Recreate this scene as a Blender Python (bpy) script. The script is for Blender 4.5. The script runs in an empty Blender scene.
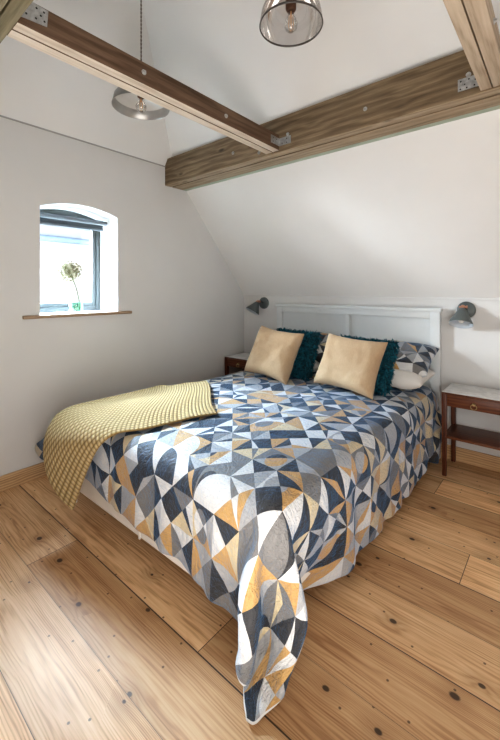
import bpy, bmesh, math, random
import numpy as np
from mathutils import Vector, Matrix, noise
random.seed(7)
sc = bpy.context.scene
C = sc.collection
PI = math.pi

# ------------------------------------------------------------------ basic helpers
def link(name, me, mats, parent=None):
    o = bpy.data.objects.new(name, me)
    C.objects.link(o)
    if not isinstance(mats, (list, tuple)):
        mats = [mats]
    for m in mats:
        me.materials.append(m)
    if parent is not None:
        o.parent = parent
    return o

def tag(o, label, cat, group=None):
    o['label'] = label
    o['category'] = cat
    if group:
        o['group'] = group
    return o

def empty(name, loc, label, cat, group=None, rz=0.0):
    o = bpy.data.objects.new(name, None)
    C.objects.link(o)
    o.empty_display_size = .1
    o.location = loc
    o.rotation_euler = (0, 0, rz)
    return tag(o, label, cat, group)

def struct(o):
    o['kind'] = 'structure'
    return o

def from_bm(name, bm, mats, parent=None, smooth=False, sharp=None):
    bmesh.ops.recalc_face_normals(bm, faces=bm.faces[:])
    me = bpy.data.meshes.new(name)
    bm.to_mesh(me)
    bm.free()
    if smooth:
        me.shade_smooth()
        if sharp is not None:
            me.set_sharp_from_angle(angle=math.radians(sharp))
    return link(name, me, mats, parent)

def box(bm, x0, x1, y0, y1, z0, z1, bev=0.0, seg=2):
    r = bmesh.ops.create_cube(bm, size=1)
    vs = r['verts']
    for v in vs:
        v.co = ((x0 + x1) / 2 + v.co.x * (x1 - x0), (y0 + y1) / 2 + v.co.y * (y1 - y0), (z0 + z1) / 2 + v.co.z * (z1 - z0))
    if bev > 0:
        es = list({e for v in vs for e in v.link_edges})
        bmesh.ops.bevel(bm, geom=es, offset=bev, segments=seg, profile=.6, affect='EDGES')

def boxobj(name, dims, mat, parent=None, bev=.003, seg=2):
    bm = bmesh.new()
    box(bm, *dims, bev=bev, seg=seg)
    return from_bm(name, bm, mat, parent, True, 40)

def cyl(bm, p0, p1, r0, r1=None, n=24, caps=True):
    p0, p1 = Vector(p0), Vector(p1)
    r1 = r0 if r1 is None else r1
    d = p1 - p0
    q = d.to_track_quat('Z', 'Y').to_matrix().to_4x4()
    bmesh.ops.create_cone(bm, cap_ends=caps, segments=n, radius1=r0, radius2=r1, depth=d.length,
                          matrix=Matrix.Translation((p0 + p1) / 2) @ q)

def lathe(bm, prof, n=40, mtx=None, close=False):
    rings = []
    for r, z in prof:
        ring = []
        if r < 1e-5:
            ring = [bm.verts.new((0, 0, z))]
        else:
            for k in range(n):
                a = 2 * PI * k / n
                ring.append(bm.verts.new((r * math.cos(a), r * math.sin(a), z)))
        rings.append(ring)
    for A, B in zip(rings, rings[1:]):
        for k in range(n):
            k2 = (k + 1) % n
            if len(A) == 1 and len(B) == 1:
                continue
            if len(A) == 1:
                bm.faces.new((A[0], B[k], B[k2]))
            elif len(B) == 1:
                bm.faces.new((A[k], A[k2], B[0]))
            else:
                bm.faces.new((A[k], A[k2], B[k2], B[k]))
    if mtx is not None:
        bmesh.ops.transform(bm, matrix=mtx, verts=[v for R in rings for v in R])

def tube(bm, pts, r, n=8):
    pts = [Vector(p) for p in pts]
    rings = []
    for i, p in enumerate(pts):
        d = (pts[min(i + 1, len(pts) - 1)] - pts[max(i - 1, 0)]).normalized()
        a = d.orthogonal().normalized() if i == 0 else (rings[-1][1] - d * rings[-1][1].dot(d)).normalized()
        b = d.cross(a)
        rr = r[i] if isinstance(r, (list, tuple)) else r
        rings.append(([bm.verts.new(p + rr * (a * math.cos(2 * PI * k / n) + b * math.sin(2 * PI * k / n))) for k in range(n)], a))
    for (A, _), (B, _) in zip(rings, rings[1:]):
        for k in range(n):
            bm.faces.new((A[k], A[(k + 1) % n], B[(k + 1) % n], B[k]))
    bm.faces.new(rings[0][0][::-1])
    bm.faces.new(rings[-1][0])

def copy_tree(o, parent=None):
    c = o.copy()
    C.objects.link(c)
    c.parent = parent
    for ch in list(o.children):
        copy_tree(ch, c)
    return c

# ------------------------------------------------------------------ node helpers
class N:
    def __init__(self, name):
        self.m = bpy.data.materials.new(name)
        self.m.use_nodes = True
        self.t = self.m.node_tree
        self.t.nodes.clear()
        self.out = self.t.nodes.new('ShaderNodeOutputMaterial')

    def n(self, typ, **kw):
        nd = self.t.nodes.new('ShaderNode' + typ)
        for k, v in kw.items():
            setattr(nd, k, v)
        return nd

    def put(self, sock, v):
        if v is None:
            return
        if isinstance(v, bpy.types.NodeSocket):
            self.t.links.new(v, sock)
        else:
            if sock.type == 'RGBA' and len(v) == 3:
                v = (*v, 1)
            sock.default_value = v

    def math(self, op, a, b=None, c=None):
        nd = self.n('Math', operation=op)
        for i, v in enumerate((a, b, c)):
            if v is not None:
                self.put(nd.inputs[i], v)
        return nd.outputs[0]

    def obj(self):
        return self.n('TexCoord').outputs['Object']

    def uv(self):
        return self.n('UVMap').outputs['UV']

    def xyz(self, v):
        nd = self.n('SeparateXYZ')
        self.put(nd.inputs[0], v)
        return nd.outputs[0], nd.outputs[1], nd.outputs[2]

    def vec(self, x=0., y=0., z=0.):
        nd = self.n('CombineXYZ')
        for i, v in enumerate((x, y, z)):
            self.put(nd.inputs[i], v)
        return nd.outputs[0]

    def scale(self, v, s):
        nd = self.n('Mapping')
        self.put(nd.inputs['Vector'], v)
        nd.inputs['Scale'].default_value = s
        return nd.outputs[0]

    def noise(self, v, s=1., d=4., r=.55, dist=0.):
        nd = self.n('TexNoise')
        self.put(nd.inputs['Vector'], v)
        nd.inputs['Scale'].default_value = s
        nd.inputs['Detail'].default_value = d
        nd.inputs['Roughness'].default_value = r
        nd.inputs['Distortion'].default_value = dist
        return nd.outputs['Fac']

    def white(self, v):
        nd = self.n('TexWhiteNoise', noise_dimensions='3D')
        self.put(nd.inputs['Vector'], v)
        return nd.outputs['Value']

    def ramp(self, f, stops, interp='LINEAR'):
        nd = self.n('ValToRGB')
        cr = nd.color_ramp
        cr.interpolation = interp
        while len(cr.elements) < len(stops):
            cr.elements.new(.5)
        for e, (p, c) in zip(cr.elements, stops):
            e.position = p
            e.color = (*c, 1) if len(c) == 3 else c
        self.put(nd.inputs[0], f)
        return nd.outputs[0]

    def mix(self, f, a, b, mode='MIX'):
        nd = self.n('Mix', data_type='RGBA', blend_type=mode)
        self.put(nd.inputs['Factor'], f)
        self.put(nd.inputs['A'], a)
        self.put(nd.inputs['B'], b)
        return nd.outputs['Result']

    def bump(self, h, s=.3, d=.01):
        nd = self.n('Bump')
        nd.inputs['Strength'].default_value = s
        nd.inputs['Distance'].default_value = d
        self.put(nd.inputs['Height'], h)
        return nd.outputs[0]

    def bsdf(self, color, rough=.5, metal=0., normal=None, spec=.5, sheen=0., sheen_tint=None, coat=0., coat_rough=.2):
        b = self.n('BsdfPrincipled')
        self.put(b.inputs['Base Color'], color)
        self.put(b.inputs['Roughness'], rough)
        self.put(b.inputs['Metallic'], metal)
        b.inputs['Specular IOR Level'].default_value = spec
        b.inputs['Sheen Weight'].default_value = sheen
        b.inputs['Sheen Roughness'].default_value = .4
        if sheen_tint:
            b.inputs['Sheen Tint'].default_value = (*sheen_tint, 1)
        b.inputs['Coat Weight'].default_value = coat
        b.inputs['Coat Roughness'].default_value = coat_rough
        if normal is not None:
            self.put(b.inputs['Normal'], normal)
        self.t.links.new(b.outputs[0], self.out.inputs[0])
        return self.m

def plain(name, col, rough=.5, metal=0., var=.06, scale=8., bump=.0, spec=.5, **k):
    m = N(name)
    v = m.obj()
    f = m.noise(v, scale, 3)
    a = tuple(max(0, c * (1 - var)) for c in col)
    b = tuple(min(1, c * (1 + var)) for c in col)
    nm = m.bump(m.noise(v, scale * 12, 3), bump, .003) if bump else None
    return m.bsdf(m.ramp(f, [(.3, a), (.7, b)]), rough, metal, nm, spec, **k)

def wood(name, axis, dark, mid, light, knots=.5, rough=.55, ring=26., contrast=1., bump=.12, off=0.):
    m = N(name)
    x, y, z = m.xyz(m.obj())
    o = [x, y, z]
    along = o[axis]
    c1, c2 = [o[i] for i in range(3) if i != axis]
    c1 = m.math('ADD', c1, off)
    across = m.math('ADD', c1, m.math('MULTIPLY', c2, 1.3))
    p = m.vec(m.math('MULTIPLY', along, .9), m.math('MULTIPLY', c1, 5.), m.math('MULTIPLY', c2, 5.))
    warp = m.noise(p, 1.6, 3)
    vor = m.n('TexVoronoi', feature='F1')
    m.put(vor.inputs['Vector'], m.vec(m.math('MULTIPLY', along, 2.2), m.math('MULTIPLY', c1, 6.), m.math('MULTIPLY', c2, 6.)))
    vor.inputs['Scale'].default_value = 1.
    dist = vor.outputs['Distance']
    kw = m.math('POWER', 2.718, m.math('MULTIPLY', dist, -9.))
    ph = m.math('ADD', m.math('MULTIPLY', across, ring * 14.), m.math('ADD', m.math('MULTIPLY', warp, 16.), m.math('MULTIPLY', kw, 10. * knots)))
    rings = m.math('MULTIPLY_ADD', m.math('SINE', ph), .5, .5)
    fine = m.noise(m.vec(m.math('MULTIPLY', along, 4.), m.math('MULTIPLY', c1, 70.), m.math('MULTIPLY', c2, 70.)), 1., 5, .65)
    f = m.math('ADD', m.math('MULTIPLY', rings, .20 * contrast), m.math('ADD', m.math('MULTIPLY', warp, .34), m.math('MULTIPLY', fine, .54)))
    col = m.ramp(f, [(.30, dark), (.5, mid), (.72, light)])
    kn = m.ramp(dist, [(.05, (1, 1, 1)), (.11, (0, 0, 0))])
    col = m.mix(m.math('MULTIPLY', kn, .75 * knots), col, tuple(c * .3 for c in dark))
    return m.bsdf(col, rough, 0., m.bump(f, bump, .004), .35)

# ------------------------------------------------------------------ materials
def wall_paint(name, col):
    m = N(name)
    v = m.obj()
    f = m.noise(v, 1.3, 4)
    col2 = tuple(c * .955 for c in col)
    return m.bsdf(m.ramp(f, [(.35, col2), (.65, col)]), .85, 0., m.bump(m.noise(v, 90., 3), .06, .002), .2)

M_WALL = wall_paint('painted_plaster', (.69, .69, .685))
M_CEIL = wall_paint('painted_ceiling', (.77, .768, .76))
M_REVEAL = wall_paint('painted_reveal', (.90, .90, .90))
M_WHITE = plain('white_painted_wood', (.66, .695, .71), .42, var=.03, scale=5., bump=.03)
M_WHITE_FRAME = plain('cream_white_bed_paint', (.80, .77, .73), .45, var=.03, scale=5.)

def floor_mat():
    m = N('pine_floorboards')
    x, y, z = m.xyz(m.obj())
    W = .257
    ry = m.math('DIVIDE', m.math('SUBTRACT', y, .449), W)
    row = m.math('FLOOR', ry)
    fy = m.math('FRACT', ry)
    r1 = m.white(m.vec(row, 3.7, 1.))
    # board ends fall at x=-2.08 and x=-1.08 in the two rows by the bed foot
    xs = m.math('DIVIDE', m.math('ADD', x, m.math('MULTIPLY_ADD', row, -1.0, 3.08)), 3.3)
    colid = m.math('FLOOR', xs)
    fx = m.math('FRACT', xs)
    idv = m.vec(row, colid, 2.)
    h1 = m.white(idv)
    h2 = m.white(m.vec(row, colid, 9.))
    offx = m.math('MULTIPLY', h1, 17.)
    # local plank coordinates
    lx = m.math('ADD', x, offx)
    ly = m.math('MULTIPLY', fy, W)
    # knots
    vor = m.n('TexVoronoi', feature='F1', voronoi_dimensions='2D')
    vor.inputs['Scale'].default_value = 1.
    vor.inputs['Randomness'].default_value = .9
    m.put(vor.inputs['Vector'], m.vec(m.math('MULTIPLY', lx, 3.4), m.math('MULTIPLY_ADD', row, 7.3, m.math('MULTIPLY', ly, 4.6)), 0.))
    dist = vor.outputs['Distance']
    vr, vg, vb = m.xyz(vor.outputs['Color'])
    has = m.math('GREATER_THAN', vr, .42)
    kw = m.math('MULTIPLY', has, m.math('POWER', 2.718, m.math('MULTIPLY', dist, -8.)))
    warp = m.noise(m.vec(m.math('MULTIPLY', lx, .8), m.math('MULTIPLY', ly, 7.), row), 1.5, 3)
    arch = m.math('POWER', m.math('SUBTRACT', fy, .5), 2.)
    ph = m.math('ADD', m.math('MULTIPLY', ly, 320.), m.math('ADD', m.math('MULTIPLY', warp, 44.), m.math('MULTIPLY', kw, 15.)))
    ph = m.math('ADD', ph, m.math('MULTIPLY', m.math('MULTIPLY', arch, lx), 18.))
    s = m.math('MULTIPLY_ADD', m.math('SINE', ph), .5, .5)
    s = m.math('POWER', s, 1.6)
    fine = m.noise(m.vec(m.math('MULTIPLY', lx, 4.), m.math('MULTIPLY', ly, 190.), row), 1., 3)
    blot = m.noise(m.vec(m.math('MULTIPLY', lx, 1.2), m.math('MULTIPLY', ly, 4.), row), 1.6, 3)
    streak = m.noise(m.vec(m.math('MULTIPLY', lx, .9), m.math('MULTIPLY', ly, 38.), row), 1., 4, .6, .4)
    f = m.math('ADD', m.math('MULTIPLY', s, .10), m.math('ADD', m.math('MULTIPLY', fine, .26), m.math('ADD', m.math('MULTIPLY', blot, .30), m.math('MULTIPLY', streak, .38))))
    col = m.ramp(f, [(.32, (.84, .62, .38)), (.50, (.68, .435, .235)), (.68, (.36, .175, .075))])
    tone = m.ramp(h2, [(0., (.72, .66, .60)), (.5, (1., 1., 1.)), (1., (1.2, 1.19, 1.16))])
    col = m.mix(1., col, tone, 'MULTIPLY')
    ksz = m.math('MULTIPLY_ADD', vg, .045, .026)
    kn = m.math('MULTIPLY', has, m.ramp(m.math('DIVIDE', dist, ksz), [(.65, (1, 1, 1)), (1., (0, 0, 0))]))
    halo = m.math('MULTIPLY', has, m.ramp(m.math('DIVIDE', dist, ksz), [(.6, (1, 1, 1)), (1.0, (0, 0, 0))]))
    halo2 = m.math('MULTIPLY', has, m.ramp(dist, [(.05, (1, 1, 1)), (.30, (0, 0, 0))]))
    col = m.mix(m.math('MULTIPLY', halo2, .35), col, (.26, .12, .045))
    col = m.mix(m.math('MULTIPLY', kn, .9), col, (.030, .014, .008))
    # nail holes / tiny specks
    v2 = m.n('TexVoronoi', feature='F1', voronoi_dimensions='2D')
    v2.inputs['Scale'].default_value = 1.
    m.put(v2.inputs['Vector'], m.vec(m.math('MULTIPLY', lx, 5.5), m.math('MULTIPLY', y, 5.5), 1.))
    sp = m.ramp(v2.outputs['Distance'], [(.02, (1, 1, 1)), (.032, (0, 0, 0))])
    col = m.mix(m.math('MULTIPLY', sp, .8), col, (.06, .03, .015))
    # gaps between boards, width different from seam to seam
    ey = m.math('MULTIPLY', m.math('MINIMUM', fy, m.math('SUBTRACT', 1., fy)), W)
    near = m.math('ROUND', ry)
    gw = m.math('MULTIPLY_ADD', m.math('POWER', m.white(m.vec(near, 5., 5.)), 2.), .0022, .0005)
    gap = m.math('LESS_THAN', ey, gw)
    edge = m.ramp(ey, [(0., (1, 1, 1)), (.009, (0, 0, 0))])
    ex = m.math('MULTIPLY', m.math('MINIMUM', fx, m.math('SUBTRACT', 1., fx)), 3.3)
    gap2 = m.math('LESS_THAN', ex, .0016)
    g = m.math('MAXIMUM', gap, gap2)
    col = m.mix(m.math('MULTIPLY', edge, .18), col, (.16, .08, .035))
    col = m.mix(m.math('MULTIPLY', g, .92), col, (.022, .013, .009))
    hgt = m.math('SUBTRACT', m.math('MULTIPLY', f, .25), m.math('MULTIPLY', g, 1.))
    rough = m.math('MULTIPLY_ADD', blot, .18, .40)
    return m.bsdf(col, rough, 0., m.bump(hgt, .18, .004), .5)
M_FLOOR = floor_mat()

M_BASE = wood('pine_skirting', 0, (.30, .17, .08), (.52, .33, .17), (.66, .45, .26), .7, .5, ring=20.)
M_BASE_Y = wood('pine_skirting_side', 1, (.32, .19, .10), (.54, .36, .20), (.66, .47, .28), .7, .5, ring=20.)
M_PURLIN = wood('weathered_purlin_timber', 0, (.075, .052, .029), (.185, .132, .080), (.33, .25, .16), 1., .8, ring=7., contrast=.7)
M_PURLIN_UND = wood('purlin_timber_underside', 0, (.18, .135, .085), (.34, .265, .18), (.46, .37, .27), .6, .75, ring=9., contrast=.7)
M_PURLIN_F = wood('grey_green_purlin_timber', 0, (.10, .085, .05), (.21, .18, .11), (.33, .285, .19), .5, .8, ring=9., contrast=.7)
M_TIE = wood('brown_tie_timber', 1, (.055, .030, .017), (.125, .076, .047), (.20, .13, .085), .7, .75, ring=7., contrast=.7)
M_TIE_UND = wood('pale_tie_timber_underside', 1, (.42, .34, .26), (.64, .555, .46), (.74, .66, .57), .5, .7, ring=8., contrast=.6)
M_TIE_PALE = wood('pale_tie_timber', 1, (.26, .195, .13), (.46, .37, .275), (.58, .485, .38), .6, .7, ring=8., contrast=.8)
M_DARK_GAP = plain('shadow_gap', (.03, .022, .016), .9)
M_GALV = plain('galvanised_steel', (.55, .56, .56), .38, .85, .25, 40.)
M_HOLE = plain('dark_hole', (.02, .02, .02), .9)
M_TEAK = wood('reddish_teak', 0, (.055, .017, .008), (.125, .040, .017), (.19, .070, .030), .0, .38, ring=14., bump=.04)
M_TEAK_Z = wood('reddish_teak_leg', 2, (.045, .014, .007), (.095, .029, .013), (.14, .047, .021), .0, .38, ring=14., bump=.04)
M_SILL = wood('brown_sill_wood', 1, (.20, .13, .08), (.34, .24, .16), (.44, .32, .22), .2, .5, ring=16.)
M_BRASS = plain('aged_brass', (.50, .38, .20), .32, 1., .1, 30.)
M_COPPER = plain('copper', (.60, .33, .24), .30, 1., .08, 30.)
M_LAMP_GREY = plain('slate_grey_enamel', (.100, .118, .118), .42, .0, .06, 12.)
M_LAMP_IN = plain('pale_lamp_lining', (.50, .55, .60), .45, .0, .05, 12.)
M_PEWTER = plain('brushed_pewter', (.33, .325, .31), .36, .55, .10, 22.)
M_PEWTER_IN = plain('brushed_pewter_lining', (.42, .415, .40), .34, .6, .08, 22.)
M_HOLDER = plain('brown_bronze_lampholder', (.14, .075, .05), .4, .6, .1, 30.)
M_CORD = plain('twisted_grey_flex', (.16, .14, .12), .9, 0., .4, 160.)
M_FRAME = plain('blue_grey_window_paint', (.058, .066, .066), .4, 0., .05, 6.)
M_BLIND = plain('slate_blind_fabric', (.07, .085, .095), .8, 0., .06, 30.)
M_BLIND_BAR = plain('slate_blind_bar', (.13, .15, .165), .4, .0, .04, 10.)
M_STEM = plain('dry_stem', (.10, .11, .06), .8, 0., .15, 30.)
M_MARBLE = None

def marble_mat():
    m = N('pale_stone_top')
    v = m.obj()
    f = m.noise(v, 9., 5, .6, 1.2)
    return m.bsdf(m.ramp(f, [(.35, (.60, .60, .59)), (.6, (.78, .775, .76))]), .32, 0., None, .5)
M_MARBLE = marble_mat()

def thin_glass(name, tint, gloss=.10, rough=.02):
    m = N(name)
    tr = m.n('BsdfTransparent')
    tr.inputs[0].default_value = (*tint, 1)
    gl = m.n('BsdfGlossy')
    gl.inputs['Color'].default_value = (1, 1, 1, 1)
    gl.inputs['Roughness'].default_value = rough
    fr = m.n('LayerWeight')
    fr.inputs['Blend'].default_value = .35
    mx = m.n('MixShader')
    m.put(mx.inputs[0], m.math('MULTIPLY_ADD', fr.outputs['Fresnel'], .6, gloss * .4))
    m.t.links.new(tr.outputs[0], mx.inputs[1])
    m.t.links.new(gl.outputs[0], mx.inputs[2])
    m.t.links.new(mx.outputs[0], m.out.inputs[0])
    return m.m
M_PANE = thin_glass('window_glass', (.98, .99, .99), .05)
M_SMOKE = thin_glass('smoked_glass', (.68, .65, .63), .10, .05)
M_SMOKE_RIM = plain('dark_glass_rim', (.07, .06, .055), .15, 0.)
M_BULB = thin_glass('clear_bulb_glass', (.93, .92, .90), .18)
M_JAR = thin_glass('green_jar_glass', (.82, .93, .87), .12)
M_FILAMENT = plain('filament', (.85, .45, .18), .4, .5)

def duvet_mat():
    """Geometric patchwork print, driven by the cloth's own UV in metres."""
    m = N('geometric_patchwork_print')
    uu, vv, _ = m.xyz(m.uv())
    wob = m.noise(m.vec(uu, vv, 0.), 5., 2)
    uu = m.math('MULTIPLY_ADD', wob, .016, uu)
    CU, CV = .138, .150
    su = m.math('DIVIDE', uu, CU)
    sv = m.math('DIVIDE', vv, CV)
    cu, cv = m.math('FLOOR', su), m.math('FLOOR', sv)
    fx, fy = m.math('FRACT', su), m.math('FRACT', sv)
    h1 = m.white(m.vec(cu, cv, .5))
    h2 = m.white(m.vec(cu, cv, 7.5))
    h3 = m.white(m.vec(cu, cv, 13.5))
    flip = m.math('GREATER_THAN', h1, .5)
    # mirrored x in half of the cells
    fxm = m.math('ADD', fx, m.math('MULTIPLY', flip, m.math('SUBTRACT', 1., m.math('MULTIPLY', fx, 2.))))
    a = m.math('GREATER_THAN', fxm, fy)
    b = m.math('GREATER_THAN', m.math('ADD', fxm, fy), 1.)
    # kites: a second cut from a corner to the middle of the facing side
    kite = m.math('GREATER_THAN', fy, m.math('MULTIPLY', fxm, 2.))
    kite2 = m.math('GREATER_THAN', m.math('MULTIPLY', fy, 2.), m.math('ADD', fxm, 1.))
    rad = m.math('SQRT', m.math('ADD', m.math('POWER', fxm, 2.), m.math('POWER', fy, 2.)))
    arc = m.math('LESS_THAN', rad, .97)
    # arcs take the place of the diagonal in some cells
    isarc = m.math('LESS_THAN', h2, .08)
    A = m.math('ADD', a, m.math('MULTIPLY', isarc, m.math('SUBTRACT', arc, a)))
    four = m.math('MULTIPLY', m.math('GREATER_THAN', h2, .34), b)
    kt = m.math('MULTIPLY', m.math('MULTIPLY', m.math('GREATER_THAN', h3, .66), m.math('GREATER_THAN', m.math('SUBTRACT', 1., isarc), .5)), m.math('MAXIMUM', kite, kite2))
    pid = m.math('ADD', A, m.math('ADD', m.math('MULTIPLY', four, 3.), m.math('MULTIPLY', kt, 7.)))
    # ovals set into a few cells
    ell = m.math('LESS_THAN', m.math('ADD', m.math('POWER', m.math('MULTIPLY', m.math('SUBTRACT', fxm, .62), 3.2), 2.), m.math('POWER', m.math('MULTIPLY', m.math('SUBTRACT', fy, .45), 2.3), 2.)), 1.)
    isell = m.math('MULTIPLY', ell, m.math('LESS_THAN', h3, .11))
    pid = m.math('ADD', pid, m.math('MULTIPLY', isell, 16.))
    hc = m.white(m.vec(cu, cv, m.math('MULTIPLY_ADD', pid, 1.37, 20.)))
    par = m.math('MODULO', m.math('ABSOLUTE', m.math('ADD', m.math('ADD', cu, cv), m.math('ADD', pid, m.math('MULTIPLY', flip, 1.)))), 2.)
    par = m.math('GREATER_THAN', par, .5)
    CH, MG, LG, WH = (.048, .046, .047), (.21, .20, .19), (.42, .415, .415), (.70, .695, .685)
    MU, CRM = (.56, .345, .135), (.66, .545, .345)
    dark = m.ramp(hc, [(0., CH), (.60, MG), (.83, MU)], 'CONSTANT')
    lite = m.ramp(hc, [(0., WH), (.36, LG), (.66, MG), (.74, CRM), (.87, MU)], 'CONSTANT')
    col = m.mix(par, dark, lite)
    # slubs of the weave in both directions
    w1 = m.noise(m.vec(m.math('MULTIPLY', uu, 18.), m.math('MULTIPLY', vv, 420.), 0.), 1., 2)
    w2 = m.noise(m.vec(m.math('MULTIPLY', uu, 420.), m.math('MULTIPLY', vv, 18.), 3.), 1., 2)
    wv = m.math('ADD', w1, w2)
    col = m.mix(1., col, m.ramp(m.math('MULTIPLY', wv, .5), [(.3, (.80, .80, .80)), (.7, (1.12, 1.12, 1.12))]), 'MULTIPLY')
    cre = m.noise(m.vec(m.math('MULTIPLY', uu, 9.), m.math('MULTIPLY', vv, 9.), 1.), 1., 5, .6, 1.5)
    cr2 = m.noise(m.vec(m.math('MULTIPLY', uu, 34.), m.math('MULTIPLY', vv, 30.), 1.), 1., 3, .6, 2.)
    hgt = m.math('ADD', m.math('MULTIPLY', cre, 1.), m.math('MULTIPLY', cr2, .45))
    return m.bsdf(col, .50, 0., m.bump(hgt, .9, .024), .32, sheen=.46, sheen_tint=(.07, .34, .74))  # blue tint puts the cool window light into the cloth's sheen
M_DUVET = duvet_mat()
M_DUVET_BACK = plain('white_duvet_reverse', (.72, .71, .70), .85, 0., .05, 14., .1)

def throw_mat():
    m = N('mustard_waffle_knit')
    uu, vv, _ = m.xyz(m.uv())
    P_ = .025
    a = m.math('ABSOLUTE', m.math('SINE', m.math('MULTIPLY', uu, PI / P_)))
    b = m.math('ABSOLUTE', m.math('SINE', m.math('MULTIPLY', vv, PI / P_)))
    wf = m.math('MULTIPLY', a, b)
    n1 = m.noise(m.vec(uu, vv, 0.), 260., 2)
    f = m.math('ADD', m.math('MULTIPLY', wf, .8), m.math('MULTIPLY', n1, .2))
    col = m.ramp(f, [(.05, (.18, .115, .045)), (.45, (.43, .31, .145)), (.9, (.62, .48, .27))])
    return m.bsdf(col, .9, 0., m.bump(f, .9, .010), .15, sheen=.25, sheen_tint=(1, .92, .7))
M_THROW = throw_mat()

def linen(name, a, b):
    m = N(name)
    v = m.obj()
    f = m.noise(v, 5., 4)
    w = m.n('TexNoise')
    m.put(w.inputs['Vector'], m.scale(v, (260, 40, 260)))
    w.inputs['Scale'].default_value = 1.
    g = m.math('ADD', m.math('MULTIPLY', f, .6), m.math('MULTIPLY', w.outputs['Fac'], .4))
    cr = m.noise(v, 16., 4, .6, 1.2)
    return m.bsdf(m.ramp(g, [(.3, a), (.7, b)]), .85, 0., m.bump(m.math('ADD', m.math('MULTIPLY', g, .3), cr), .35, .012), .2, sheen=.15)
M_BEIGE = linen('beige_linen', (.39, .272, .168), (.51, .377, .245))
M_TEAL = plain('teal_shag_base', (.006, .045, .060), .95, 0., .3, 18., .2)
M_TEAL_PILE = plain('teal_shag_pile', (.012, .105, .145), .8, 0., .55, 30., spec=.25)
M_PILLOW_WHITE = linen('white_cotton', (.66, .64, .61), (.76, .74, .71))
M_MATTRESS = plain('mattress_ticking', (.7, .69, .66), .9)
M_HEAD = plain('dried_allium_floret', (.14, .125, .06), .9, 0., .45, 40.)
M_HEAD2 = plain('pale_dried_floret', (.40, .37, .26), .9, 0., .3, 40.)

# ------------------------------------------------------------------ key measures (metres), photographer at the origin, lens 1.4 m up
XL, YB, YF, XR = -2.994, 3.428, -.668, 2.2
ZL = 1.33                 # knee wall
S = 1.2                   # roof pitch
YR = (YB + YF) / 2
ZR = ZL + S * (YB - YR)   # ridge
ZH = 2.612                # hip starts here on the window wall
SH = 1.55
def zroof(y):
    return ZL + S * min(YB - y, y - YF)

# ------------------------------------------------------------------ the setting
def quadobj(name, vs, faces, mat, flip=False):
    me = bpy.data.meshes.new(name)
    me.from_pydata(vs, [], faces)
    me.update()
    o = link(name, me, mat)
    return struct(o)

quadobj('floor', [(XL - .02, YF, 0), (XR, YF, 0), (XR, YB + .02, 0), (XL - .02, YB + .02, 0)], [(0, 1, 2, 3)], M_FLOOR)
boxobj_back = boxobj('wall_back', (XL - .3, XR + .1, YB, YB + .12, -.05, ZL + .02), M_WALL, bev=0)
struct(boxobj_back)
struct(boxobj('wall_front', (XL - .3, XR + .1, YF - .12, YF, -.05, ZL + .02), M_WALL, bev=0))

# window wall, with an arched opening and deep reveals
WY0, WY1, WZ0, WZ1, WRISE, WDEPTH = 1.106, 1.738, 1.210, 2.030, .058, .36
def arch_pts(n=14):
    pts = []
    for i in range(n + 1):
        t = i / n
        y = WY0 + (WY1 - WY0) * t
        pts.append((y, WZ1 + WRISE * (1 - (2 * t - 1) ** 2)))
    return pts
def window_wall():
    bm = bmesh.new()
    yb = YB - (ZH - ZL) / S      # where the eaves slope meets the hip line
    yf = YF + (ZH - ZL) / S
    A = arch_pts()
    V = lambda y, z, x=XL: bm.verts.new((x, y, z))
    opening = [(WY0, WZ0)] + A + [(WY1, WZ0)]
    # left of the opening, right of it, below, above (fan)
    def poly(pts):
        bm.faces.new([V(y, z) for y, z in pts])
    poly([(YF, -.02), (WY0, -.02), (WY0, ZH), (yf, ZH), (YF, ZL)])
    poly([(WY1, -.02), (YB, -.02), (YB, ZL), (yb, ZH), (WY1, ZH)])
    poly([(WY0, -.02), (WY1, -.02), (WY1, WZ0), (WY0, WZ0)])
    for (y0, z0), (y1, z1) in zip(A, A[1:]):
        poly([(y0, z0), (y1, z1), (y1, ZH), (y0, ZH)])
    bmesh.ops.remove_doubles(bm, verts=bm.verts[:], dist=1e-5)
    nf = len(bm.faces)
    # outer skin
    bm.faces.new([V(y, z, XL - WDEPTH - .1) for y, z in [(YF, -.02), (WY0, -.02), (WY0, ZH), (YF, ZH)]])
    bm.faces.new([V(y, z, XL - WDEPTH - .1) for y, z in [(WY1, -.02), (YB, -.02), (YB, ZH), (WY1, ZH)]])
    bm.faces.new([V(y, z, XL - WDEPTH - .1) for y, z in [(WY0, -.02), (WY1, -.02), (WY1, WZ0), (WY0, WZ0)]])
    bm.faces.new([V(y, z, XL - WDEPTH - .1) for y, z in [(WY0, WZ1 + .03), (WY1, WZ1 + .03), (WY1, ZH), (WY0, ZH)]])
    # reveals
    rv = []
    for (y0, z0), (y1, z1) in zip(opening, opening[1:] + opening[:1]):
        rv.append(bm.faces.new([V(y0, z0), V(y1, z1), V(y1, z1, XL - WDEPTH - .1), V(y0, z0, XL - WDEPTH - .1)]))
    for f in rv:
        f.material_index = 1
    me = bpy.data.meshes.new('wall_left')
    bm.to_mesh(me)
    bm.free()
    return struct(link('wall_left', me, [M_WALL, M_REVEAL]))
window_wall()

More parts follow.
